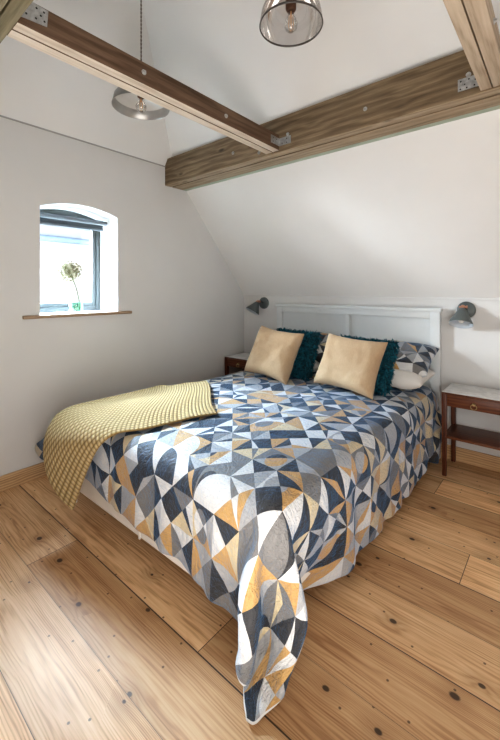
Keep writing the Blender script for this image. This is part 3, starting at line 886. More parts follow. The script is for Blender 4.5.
# ------------------------------------------------------------------ duvet and throw (draped cloth)
# Vertex grid of the relaxed cloth, 73 across the bed by 77 along it, in half millimetres; each axis is stored as plain
# whole-number steps along the row and then from row to row.
DUVET_X = [
    -5178,37,46,41,33,43,67,55,39,35,40,67,62,54,57,62,66,68,67,68,68,68,68,68,68,68,68,68,68,68,68,67,68,67,68,68,68,68,68,68,67,67,68,67,66,68,68,68,68,67,68,65,62,53,38,33,26,39,58,62,31,-9,-30,-31,-27,-24,-13,37,45,50,54,52,38,
    -32,22,-6,2,4,-4,-3,6,5,-2,4,-1,2,1,1,0,1,0,1,0,-1,0,0,0,0,0,0,0,0,0,-1,1,0,0,0,0,0,0,0,0,0,0,0,0,1,0,-1,0,0,1,0,2,0,2,6,-2,0,3,4,-6,-13,-13,-3,5,2,19,27,5,3,0,1,-11,8,
    -39,8,19,-3,0,3,-5,3,5,6,-1,0,-1,3,0,1,1,0,0,0,1,0,-1,0,0,0,0,0,0,-1,1,0,0,1,-1,0,0,0,0,0,0,0,1,-1,1,-1,1,0,-1,0,0,1,2,4,2,-1,1,4,3,-9,-17,-7,2,0,20,18,18,3,0,-1,-8,8,6,
    -35,-4,7,18,3,2,-7,2,5,5,-1,0,2,-2,2,4,-1,0,0,0,0,0,0,0,0,0,0,0,0,0,0,0,0,-1,1,0,0,0,0,0,0,1,-1,1,-1,0,0,0,1,-1,0,0,3,2,4,-2,3,5,-1,-14,-13,-6,5,13,18,18,10,1,-1,-2,2,3,0,
    -15,-10,-6,6,16,1,-6,-1,5,2,3,0,0,4,1,0,1,0,-1,0,0,0,0,0,0,0,0,0,0,0,0,0,0,0,0,0,0,0,0,-1,1,0,0,0,0,1,0,-1,0,1,0,0,0,2,5,0,2,6,-4,-20,-11,2,9,23,19,10,3,0,-1,0,-3,-2,0,
    7,-16,-11,-5,7,8,-2,-4,3,6,3,0,1,0,2,1,0,0,1,-1,0,0,1,-1,0,0,0,0,-1,1,0,0,0,1,-1,0,0,0,0,0,0,0,0,0,1,-1,0,0,0,0,0,0,1,3,2,7,-2,5,-11,-16,-8,8,24,20,10,4,1,0,0,-1,0,-4,-2,
    33,-14,-18,-17,-8,10,6,-8,3,7,1,1,1,0,4,0,-1,0,0,0,0,0,0,0,0,0,0,0,0,0,0,0,0,-1,1,0,0,0,0,0,0,0,0,0,0,1,-1,1,0,-1,0,0,0,1,6,-3,9,3,-18,-20,3,28,23,12,3,1,0,0,0,0,0,0,-3,
    51,-7,-13,-21,-21,-12,13,-2,-1,-1,9,1,0,3,1,0,0,0,0,0,0,0,0,0,0,0,0,0,0,0,0,0,0,0,0,0,0,0,0,0,0,0,-1,1,0,0,0,0,0,0,0,0,0,0,3,13,-3,-1,-22,-8,22,30,10,4,0,0,-1,0,1,0,0,0,-4,
    61,-2,-4,-8,-18,-27,-23,13,-4,1,7,0,1,4,-1,0,0,0,0,0,0,0,-1,1,0,0,0,-1,1,0,0,0,-1,1,0,0,0,0,-1,1,0,0,1,-1,0,0,1,-1,0,1,-1,0,0,0,2,9,5,-10,-28,17,43,5,5,0,0,0,0,1,-1,-2,-3,-5,-8,
    63,0,0,-2,-5,-11,-23,-39,5,7,2,0,0,1,1,-1,1,0,0,1,0,0,0,0,0,0,0,0,0,0,0,-1,1,0,0,0,0,0,0,0,0,0,0,1,-1,0,0,1,-1,0,1,-1,0,0,0,12,5,-23,-4,52,-1,6,1,-1,1,-1,0,-3,-7,-7,-11,-16,-10,
    61,0,-1,2,0,-1,-5,-11,-50,0,0,2,1,0,1,1,0,0,0,0,0,-1,1,0,0,0,0,0,0,0,-1,1,0,0,0,0,0,0,0,0,0,0,0,0,1,0,-1,0,1,0,-1,1,-1,0,0,1,14,-30,62,-5,3,2,0,0,-2,-3,-10,-14,-14,-15,-17,-10,-12,
    43,-6,-7,-9,-9,-11,-13,1,18,-7,-1,0,1,0,-1,0,0,0,0,0,0,1,0,0,0,0,-1,1,0,0,1,0,-1,0,0,0,0,0,0,0,1,-1,1,-1,0,0,1,0,0,0,0,0,0,1,0,0,4,35,-8,5,8,0,-4,-7,-14,-19,-16,-16,-13,-10,-4,-5,-3,
    15,-5,-6,-4,-6,2,0,-1,5,-1,2,0,-1,0,1,-1,0,0,0,0,0,0,0,0,0,0,0,0,0,0,0,0,1,-1,0,0,0,0,1,0,-1,0,-1,1,0,0,0,0,0,0,1,0,2,0,1,4,0,15,13,8,-6,-14,-18,-24,-19,-12,-10,-4,-2,-2,-1,0,0,
    3,-4,1,-2,6,-5,2,0,1,1,-1,0,-1,0,-1,1,0,0,-1,0,0,0,0,0,0,-1,1,0,0,0,0,0,0,0,0,0,0,0,0,0,0,0,0,0,0,0,0,0,0,0,0,1,-1,1,0,3,3,6,-2,-4,-26,-21,-19,-5,-3,-1,1,-1,0,0,0,0,0,
    -6,2,1,5,-2,0,0,1,0,-1,0,0,0,0,0,0,0,0,0,0,0,0,0,0,0,1,-1,0,0,0,0,0,0,0,0,0,0,0,0,0,-1,1,0,0,0,0,0,0,0,0,0,-1,1,0,0,-1,1,-1,-1,-37,-15,-7,1,-2,-1,-2,-1,0,0,-1,0,0,0,
    -21,2,0,-1,7,11,3,1,-1,0,-1,0,0,0,0,0,0,0,0,0,0,0,0,0,0,0,0,0,0,0,0,0,0,0,0,0,0,0,0,0,0,0,0,0,0,0,0,-1,0,0,0,0,-1,-1,0,-2,0,1,-4,9,0,-5,-6,-7,-7,-7,-6,-5,-5,-2,-3,-3,-1,
    -23,2,7,4,0,-2,12,0,0,0,1,-1,0,0,0,0,0,0,0,0,0,0,0,0,0,0,0,0,0,0,0,0,0,0,0,0,0,0,0,0,0,0,0,0,0,0,0,0,0,0,0,0,0,0,0,-1,-1,1,0,1,0,1,-1,2,-2,-1,-3,-4,-5,-9,-7,-1,-8,
    -10,4,-4,5,1,4,-5,6,0,-2,1,0,0,0,0,0,0,0,0,0,0,0,0,0,0,0,0,0,0,0,0,0,0,0,0,0,0,0,0,0,0,0,0,0,0,0,0,0,0,0,0,0,0,0,-1,1,0,0,0,0,2,-2,3,-5,2,2,-2,0,0,-4,-2,-9,1,
    10,0,1,-3,2,5,-10,-6,1,0,0,0,0,0,0,0,0,0,0,0,0,0,0,0,0,0,0,0,0,0,0,0,0,0,0,0,0,0,0,0,0,0,0,0,0,0,0,0,0,0,0,0,0,0,0,-1,0,1,0,0,-1,0,2,3,-2,-4,4,-2,0,2,-4,0,-4,
    18,-5,6,0,-2,-17,-1,2,-1,0,-1,1,0,0,0,0,0,0,0,0,0,0,0,0,0,0,0,0,0,0,0,0,0,0,0,0,0,0,0,0,0,0,0,0,0,0,0,0,0,0,0,0,0,0,0,0,1,-1,0,0,-2,5,-6,1,2,4,-1,-2,-1,3,5,1,-6,
    14,2,-9,-1,-6,-2,3,-1,0,1,-1,0,0,0,0,0,0,0,0,0,0,0,0,0,0,0,0,0,0,0,0,0,0,0,0,0,0,0,0,0,0,0,0,0,0,0,0,0,0,0,0,0,0,0,0,-1,-1,1,1,0,2,-5,2,0,1,1,-6,7,4,-3,-1,-1,4,
    7,0,2,-7,-3,1,0,0,0,0,1,-1,0,0,0,0,0,0,0,0,0,0,0,0,0,0,0,0,0,0,0,0,0,0,0,0,0,0,0,0,0,0,0,0,0,0,0,0,0,0,0,0,0,0,0,-1,0,1,-1,1,-2,4,3,-1,0,-8,9,-5,-1,2,4,2,3,
    6,-2,-7,-1,3,2,-2,0,1,0,-1,1,0,0,0,0,0,0,0,0,0,0,0,0,0,0,0,0,0,0,0,0,0,0,0,0,0,0,0,0,0,0,0,0,0,0,0,0,0,0,0,0,0,0,-1,1,-1,1,0,-1,4,-1,-1,1,-3,6,-4,0,-2,5,-4,-2,-1,
    0,-1,3,2,-3,-2,2,-1,1,-1,0,0,0,0,0,0,0,0,0,0,0,0,0,0,0,0,0,0,0,0,0,0,0,0,0,0,0,0,0,0,0,0,0,0,0,0,0,0,0,0,0,0,0,0,0,0,1,-2,1,0,-3,1,2,-2,5,1,-4,5,-5,-4,0,2,2,
    -1,-2,1,1,1,2,-3,2,-2,2,0,-1,0,0,0,0,0,0,0,0,0,0,0,0,0,0,0,0,0,0,0,0,0,0,0,0,0,0,0,0,0,0,0,0,0,0,0,0,0,0,0,0,0,0,0,0,0,0,-1,1,1,-2,-5,2,-3,0,4,-2,5,-2,2,-3,0,
    -1,0,-1,-2,-2,7,-1,-1,2,-2,1,0,0,0,0,0,0,0,0,0,0,0,0,0,0,0,0,0,0,0,0,0,0,0,0,0,0,0,0,0,0,0,0,0,0,0,0,0,0,0,0,0,0,0,0,0,0,0,0,0,-1,0,5,-2,-2,1,-3,-1,1,1,0,3,-3,
    -1,1,-5,2,4,-2,1,1,-2,1,1,-1,0,0,0,0,0,0,0,0,0,0,0,0,0,0,0,0,0,0,0,0,0,0,0,0,0,0,0,0,0,0,0,0,0,0,0,0,0,0,0,0,0,0,0,1,0,-1,0,-1,1,3,-7,5,3,-3,1,0,-4,0,1,-2,7,
    1,-7,5,2,-4,-2,4,0,2,-1,-1,1,0,0,0,0,0,0,0,0,0,0,0,0,0,0,0,0,0,0,0,0,0,0,0,0,0,0,0,0,0,0,0,0,0,0,0,0,0,0,0,0,0,0,0,-1,1,0,0,1,-1,-3,6,-7,-1,4,3,-1,0,3,-4,5,-1,
    -2,4,-4,-1,4,3,-3,-1,-1,1,0,0,0,0,0,0,0,0,0,0,0,0,0,0,0,0,0,0,0,0,0,0,0,0,0,0,0,0,0,0,0,0,0,0,0,0,0,0,0,0,0,0,0,0,0,1,-1,0,0,0,0,0,-2,2,4,-8,-1,7,1,0,2,-1,1,
    0,2,1,-2,0,-2,2,0,-1,-1,0,1,0,0,0,0,0,0,0,0,0,0,0,0,0,0,0,0,0,0,0,0,0,0,0,0,0,0,0,0,0,0,0,0,0,0,0,0,0,0,0,0,0,0,0,1,0,-1,0,0,3,0,-3,5,-8,3,2,-6,2,3,2,2,-6,
    1,4,1,1,-2,-4,-1,0,0,1,-1,0,0,0,0,0,0,0,0,0,0,0,0,0,0,0,0,0,0,0,0,0,0,0,0,0,0,0,0,0,0,0,0,0,0,0,0,0,0,0,0,0,0,0,0,0,0,1,-1,0,0,0,3,-5,5,0,-2,2,2,-4,6,-2,-5,
    6,-8,0,3,-4,0,3,0,0,-1,2,-1,0,0,0,0,0,0,0,0,0,0,0,0,0,0,0,0,0,0,0,0,0,0,0,0,0,0,0,0,0,0,0,0,0,0,0,0,0,0,0,0,0,0,1,-2,0,0,1,1,0,0,0,1,-3,3,-1,-2,0,-1,-4,3,6,
    1,-1,1,0,-1,1,-1,0,0,0,0,0,0,0,0,0,0,0,0,0,0,0,0,0,0,0,0,0,0,0,0,0,0,0,0,0,0,0,0,0,0,0,0,0,0,0,0,0,0,0,0,0,0,0,-1,1,1,-2,1,-1,-3,1,-1,4,2,-3,0,-1,-1,3,-2,-4,3,
    -3,2,4,-9,11,-4,-2,1,0,0,0,0,0,0,0,0,0,0,0,0,0,0,0,0,0,0,0,0,0,0,0,0,0,0,0,0,0,0,0,0,0,0,0,0,0,0,0,0,0,0,0,0,0,0,0,0,-1,1,0,0,1,1,1,-3,-3,3,-2,3,-4,1,4,-4,-1,
    -3,6,-7,8,-7,2,0,1,0,1,-1,0,0,0,0,0,0,0,0,0,0,0,0,0,0,0,0,0,0,0,0,0,0,0,0,0,0,0,0,0,0,0,0,0,0,0,0,0,0,0,0,0,0,0,0,0,0,1,-1,0,-1,-2,1,-2,4,-4,5,-4,6,-2,-2,5,-2,
    -2,-5,7,-2,2,0,1,-1,1,0,0,-1,0,0,0,0,0,0,0,0,0,0,0,0,0,0,0,0,0,0,0,0,0,0,0,0,0,0,0,0,0,0,0,0,0,0,0,0,0,0,0,0,0,0,1,-1,0,-1,1,0,4,0,-2,2,-5,2,-2,1,-1,-2,-3,5,0,
    0,1,-4,-1,0,5,-2,2,-1,1,0,-1,0,0,0,0,0,0,0,0,0,0,0,0,0,0,0,0,0,0,0,0,0,0,0,0,0,0,0,0,0,0,0,0,0,0,0,0,0,0,0,0,0,0,0,0,1,-1,0,0,-4,1,1,-2,6,-1,0,-1,-2,5,0,-6,8,
    1,-2,3,-3,4,-5,4,-2,0,1,0,-1,0,0,0,0,0,0,0,0,0,0,0,0,0,0,0,0,0,0,0,0,0,0,0,0,0,0,0,0,0,0,0,0,0,0,0,0,0,0,0,0,0,0,1,0,-1,1,-1,0,3,-1,-1,-1,0,-1,2,4,-1,-6,0,8,-4,
    -5,2,0,7,-5,3,-1,-1,1,-1,0,0,0,0,0,0,0,0,0,0,0,0,0,0,0,0,0,0,0,0,0,0,0,0,0,0,0,0,0,0,0,0,0,0,0,0,0,0,0,0,0,0,0,0,0,0,-1,0,1,0,-3,4,-2,5,-4,3,-2,-1,1,4,0,-5,-1,
    2,5,-2,-2,-1,1,-4,1,0,1,0,-1,0,0,0,0,0,0,0,0,0,0,0,0,0,0,0,0,0,0,0,0,0,0,0,0,0,0,0,0,0,0,0,0,0,0,0,0,0,0,0,0,0,0,-1,0,1,0,0,0,2,-5,4,-6,2,0,2,3,-2,1,0,0,0,
    11,-9,2,-5,1,-3,3,1,-1,-1,0,1,0,0,0,0,0,0,0,0,0,0,0,0,0,0,0,0,0,0,0,0,0,0,0,0,0,0,0,0,0,0,0,0,0,0,0,0,0,0,0,0,0,0,0,0,0,-1,1,0,-2,1,-1,4,-2,2,-2,0,1,-2,1,-1,4,
    -3,7,-8,7,-2,0,-1,-1,0,0,0,1,0,0,0,0,0,0,0,0,0,0,0,0,0,0,0,0,0,0,0,0,0,0,0,0,0,0,0,0,0,0,0,0,0,0,0,0,0,0,0,0,0,0,0,0,0,1,-1,0,0,1,-2,2,3,-5,2,-6,3,1,3,0,0,
    -1,-4,10,-6,1,2,-3,1,0,-1,0,1,0,0,0,0,0,0,0,0,0,0,0,0,0,0,0,0,0,0,0,0,0,0,0,0,0,0,0,0,0,0,0,0,0,0,0,0,0,0,0,0,0,0,0,1,-1,0,0,0,1,-2,5,-3,-3,3,-3,1,1,2,-2,1,-2,
    -3,1,-3,3,4,-4,3,-1,-1,1,0,0,0,0,0,0,0,0,0,0,0,0,0,0,0,0,0,0,0,0,0,0,0,0,0,0,0,0,0,0,0,0,0,0,0,0,0,0,0,0,0,0,0,0,0,0,0,0,0,0,-1,2,-5,0,4,-2,1,1,0,-1,0,2,1,
    -1,1,-2,4,-6,3,1,-1,1,0,0,0,0,0,0,0,0,0,0,0,0,0,0,0,0,0,0,0,0,0,0,0,0,0,0,0,0,0,0,0,0,0,0,0,0,0,0,0,0,0,0,0,0,0,0,0,1,-1,0,0,0,2,1,1,-3,0,0,-2,-3,1,5,-3,0,
    -2,2,3,-9,4,4,-2,0,0,-2,1,1,0,0,0,0,0,0,0,0,0,0,0,0,0,0,0,0,0,0,0,0,0,0,0,0,0,0,0,0,0,0,0,0,0,0,0,0,0,0,0,0,0,0,0,-1,0,0,1,0,0,-3,1,1,0,0,0,2,3,0,-5,1,2,
    6,-7,0,0,3,-8,5,0,0,2,-1,0,0,0,0,0,0,0,0,0,0,0,0,0,0,0,0,0,0,0,0,0,0,0,0,0,0,0,0,0,0,0,0,0,0,0,0,0,0,0,0,0,0,0,0,0,0,1,-1,0,2,1,-2,1,2,0,0,-2,1,-5,6,-3,-1,
    -1,2,-4,5,-6,4,-2,3,0,-1,0,0,0,0,0,0,0,0,0,0,0,0,0,0,0,0,0,0,0,0,0,0,0,0,0,0,0,0,0,0,0,0,0,0,0,0,0,0,0,0,0,0,0,0,0,0,0,1,-1,1,-3,-1,2,-1,2,0,1,5,-4,4,-7,2,-1,
    -1,7,-4,-4,2,2,-1,-1,-1,0,1,0,0,0,0,0,0,0,0,0,0,0,0,0,0,0,0,0,0,0,0,0,0,0,0,0,0,0,0,0,0,0,0,0,0,0,0,0,0,0,0,0,0,0,0,0,0,0,0,-1,4,1,0,-3,-1,4,-2,-2,0,0,1,-2,-2,
    0,-3,5,1,-1,-2,2,-2,1,0,-1,0,0,0,0,0,0,0,0,0,0,0,0,0,0,0,0,0,0,0,0,0,0,0,0,0,0,0,0,0,0,0,0,0,0,0,0,0,0,0,0,0,0,0,0,0,1,-1,0,0,-3,1,1,2,-1,-2,2,0,3,1,-3,2,-1,
    2,1,1,0,-1,-1,-3,1,-1,1,1,-1,0,0,0,0,0,0,0,0,0,0,0,0,0,0,0,0,0,0,0,0,0,0,0,0,0,0,0,0,0,0,0,0,0,0,0,0,0,0,0,0,0,0,0,1,-1,-1,1,1,0,-2,-3,0,2,1,0,3,-2,-3,3,-3,2,
    0,0,-3,1,3,-2,2,-1,1,-1,0,0,0,0,0,0,0,0,0,0,0,0,0,0,0,0,0,0,0,0,0,0,0,0,0,0,0,0,0,0,0,0,0,0,0,0,0,0,0,0,0,0,0,0,0,-1,1,0,0,0,-1,0,3,0,-1,-1,0,-3,2,3,-1,1,-4,
    0,-2,3,-2,-4,7,-2,0,1,-1,0,0,0,0,0,0,0,0,0,0,0,0,0,0,0,0,0,0,0,0,0,0,0,0,0,0,0,0,0,0,0,0,0,0,0,0,0,0,0,0,0,0,0,0,-1,0,0,2,-1,0,0,2,-1,-3,-2,0,2,5,-4,3,-4,3,1,
    -6,3,4,0,2,-3,-1,1,-1,1,0,0,0,0,0,0,0,0,0,0,0,0,0,0,0,0,0,0,0,0,0,0,0,0,0,0,0,0,0,0,0,0,0,0,0,0,0,0,0,0,0,0,0,0,0,-1,0,-1,1,1,0,0,0,5,0,-1,-2,-6,6,-7,10,-6,1,
    1,1,-9,3,3,-2,4,-1,0,0,0,0,0,0,0,0,0,0,0,0,0,0,0,0,0,0,0,0,0,0,0,0,0,0,0,0,0,0,0,0,0,0,0,0,0,0,0,0,0,0,0,0,0,0,0,0,1,0,0,-1,0,-1,0,-3,2,2,0,1,-1,2,-4,6,-3,
    -2,-3,7,-1,-1,-2,2,0,0,0,0,0,0,0,0,0,0,0,0,0,0,0,0,0,0,0,0,0,0,0,0,0,0,0,0,0,0,0,0,0,0,0,0,0,0,0,0,0,0,0,0,0,0,0,0,0,0,-1,0,1,4,-4,3,0,3,0,-3,-1,-2,1,-1,-2,3,
    7,-3,-2,-3,-3,8,-3,0,-1,0,-1,1,0,0,0,0,0,0,0,0,0,0,0,0,0,0,0,0,0,0,0,0,0,0,0,0,0,0,0,0,0,0,0,0,0,0,0,0,0,0,0,0,0,0,0,0,-1,0,1,0,1,2,-3,4,-5,2,2,2,-3,-1,3,-3,-2,
    0,5,-6,3,4,-8,2,0,0,0,0,0,0,0,0,0,0,0,0,0,0,0,0,0,0,0,0,0,0,0,0,0,0,0,0,0,0,0,0,0,0,0,0,0,0,0,0,0,0,0,0,0,0,0,0,1,0,-1,0,-1,-2,4,3,-5,4,-4,4,-4,6,0,-4,1,0,
    -1,-2,8,-2,-4,6,-5,0,1,0,-1,0,0,0,0,0,0,0,0,0,0,0,0,0,0,0,0,0,0,0,0,0,0,0,0,0,0,0,0,0,0,0,0,0,0,0,0,0,0,0,0,0,0,0,0,1,-2,1,0,0,0,1,-2,2,-1,6,-6,6,-3,-2,1,3,-5,
    3,0,-7,5,3,-7,3,0,-1,1,0,0,0,0,0,0,0,0,0,0,0,0,0,0,0,0,0,0,0,0,0,0,0,0,0,0,0,0,0,0,0,0,0,0,0,0,0,0,0,0,0,0,0,0,0,0,1,-1,0,0,4,-7,1,6,-3,-1,2,-1,4,3,-3,-3,-2,
    -1,-4,5,-2,-2,3,1,0,0,1,0,-1,0,0,0,0,0,0,0,0,0,0,0,0,0,0,0,0,0,0,0,0,0,0,0,0,0,0,0,0,0,0,0,0,0,0,0,0,0,0,0,0,0,0,0,-1,0,1,0,0,-6,9,1,-9,7,1,3,2,-3,-2,3,-5,2,
    -1,3,-2,-1,1,3,-3,0,1,-2,0,1,0,0,0,0,0,0,0,0,0,0,0,0,0,0,0,0,0,0,0,0,0,0,0,0,0,0,0,0,0,0,0,0,0,0,0,0,0,0,0,0,0,0,0,0,0,0,0,0,2,-4,0,5,1,-2,2,4,-2,1,-3,2,-6,
    -1,-3,-2,2,5,-5,4,-2,0,2,0,0,0,0,0,0,0,0,0,0,0,0,0,0,0,0,0,0,0,0,0,0,0,0,0,0,0,0,0,0,0,0,0,0,0,0,0,0,0,0,0,0,0,0,1,0,0,-1,0,0,4,1,2,5,-6,2,0,-2,3,1,-1,-3,-10,
    -2,6,2,-4,-3,4,-4,1,0,-1,1,0,0,0,0,0,0,0,0,0,0,0,0,0,0,0,0,0,0,0,0,0,0,0,0,0,0,0,0,0,0,0,0,0,0,0,0,0,0,0,0,0,0,0,0,0,0,1,-1,0,-1,9,-3,0,3,2,1,-2,-1,-3,3,-10,-4,
    1,0,-3,2,-1,-2,3,0,0,0,0,0,0,0,0,0,0,0,0,0,0,0,0,0,0,0,0,0,0,0,0,0,0,0,0,0,0,0,0,0,0,0,0,0,0,0,0,0,0,0,0,0,0,0,0,0,-1,1,0,2,4,-5,0,0,0,-1,3,1,4,2,-7,-4,-9,
    5,-3,-1,-1,2,1,-3,0,0,1,-1,0,0,0,0,0,0,0,0,0,0,0,0,0,0,0,0,0,0,0,0,0,0,0,0,0,0,0,0,0,0,0,0,0,0,0,0,0,0,0,0,0,0,0,0,1,-1,0,0,0,-3,-1,2,-1,4,1,2,1,3,0,-6,-9,-9,
    -3,-2,6,1,-4,3,-1,0,0,-1,2,-1,0,0,0,0,0,0,0,0,0,0,0,0,0,0,0,0,0,0,0,0,0,0,0,0,0,0,0,0,0,0,0,0,0,0,0,0,0,0,0,0,0,0,0,-1,1,0,0,-2,-1,0,3,4,1,-1,1,2,-2,1,-10,-16,-3,
    1,2,-5,2,1,-5,4,0,1,0,-2,1,0,0,0,0,0,0,0,0,0,0,0,0,0,0,0,0,0,0,0,0,0,0,0,0,0,0,0,0,0,0,0,0,0,0,0,0,0,0,0,0,0,0,0,0,0,0,0,0,0,5,-1,0,-1,4,-4,1,3,-9,-33,-1,10,
    -4,-1,6,-2,0,1,0,0,-1,0,1,0,0,0,0,0,0,0,0,0,0,0,0,0,0,0,0,0,0,0,0,0,0,0,0,0,0,0,0,0,0,0,0,0,0,0,0,0,0,0,0,0,0,0,0,0,0,0,1,2,3,-3,3,-2,-3,-7,-4,6,3,-33,-2,14,5,
    1,-2,-3,0,2,3,-2,1,0,-1,0,1,0,0,0,0,0,0,0,0,0,0,0,0,0,0,0,0,0,0,0,0,0,0,0,0,0,0,0,0,0,0,0,0,0,0,0,0,0,0,0,0,0,0,0,0,0,0,0,0,-1,1,-1,-5,-1,-1,0,-12,2,-8,30,4,7,
    2,1,0,-1,0,-1,-1,0,0,1,0,-1,0,0,0,0,0,0,0,0,0,0,0,0,0,0,0,0,0,0,0,0,0,0,0,0,0,0,0,0,0,0,0,0,0,0,0,0,0,0,0,0,0,0,0,0,1,-1,0,-3,4,-7,-5,-9,-4,-1,-4,1,33,27,9,12,1,
    -3,0,1,3,-2,-2,4,-1,0,0,0,0,0,0,0,0,0,0,0,0,0,0,0,0,0,0,0,0,0,0,0,0,0,0,0,0,0,0,0,0,0,0,0,0,0,0,0,0,0,0,0,0,0,0,0,0,0,1,-1,0,-9,-4,-4,6,-2,-2,0,50,-17,16,12,7,7,
    2,3,-2,-1,0,-2,0,0,0,0,0,0,0,0,0,0,0,0,0,0,0,0,0,0,0,0,0,0,0,0,0,0,0,0,0,0,0,0,0,0,0,0,0,0,0,0,0,0,0,0,0,0,0,0,0,0,-1,1,1,-1,-2,5,-3,0,0,0,32,-3,-20,4,6,5,13,
    3,-5,0,-1,4,3,-4,0,1,-1,0,0,0,0,0,0,0,0,0,0,0,0,0,0,0,0,0,0,0,0,0,0,0,0,0,0,0,0,0,0,0,0,0,0,0,0,0,0,0,0,0,0,0,0,-1,1,1,0,-1,1,1,-4,2,-1,3,20,15,-25,-12,0,0,5,-1,
    -2,4,-1,-1,-3,2,1,0,0,0,0,0,0,0,0,0,0,0,0,0,0,0,0,0,0,0,0,0,0,0,0,0,0,0,0,0,0,0,0,0,0,0,0,0,0,0,0,0,0,0,0,0,0,0,0,0,0,0,1,-1,-2,2,1,7,20,4,-9,-23,0,-4,-2,1,3,
    1,-4,6,-2,0,0,-1,0,-1,1,0,0,0,0,0,0,0,0,0,0,0,0,0,0,0,0,0,0,0,0,0,0,0,0,0,0,0,0,0,0,0,0,0,0,0,0,0,0,0,0,0,0,0,0,0,-1,0,3,-2,-1,2,7,9,11,0,0,-32,-4,-2,1,3,-3,1,
    -2,7,-6,4,-1,-3,1,0,1,0,0,-1,0,0,0,0,0,0,0,0,0,0,0,0,0,0,0,0,0,0,0,0,0,0,0,0,0,0,0,0,0,0,0,0,0,0,0,0,0,0,0,0,0,0,0,0,0,0,-1,1,9,4,3,-4,-9,-16,-2,1,4,3,0,1,0,
]
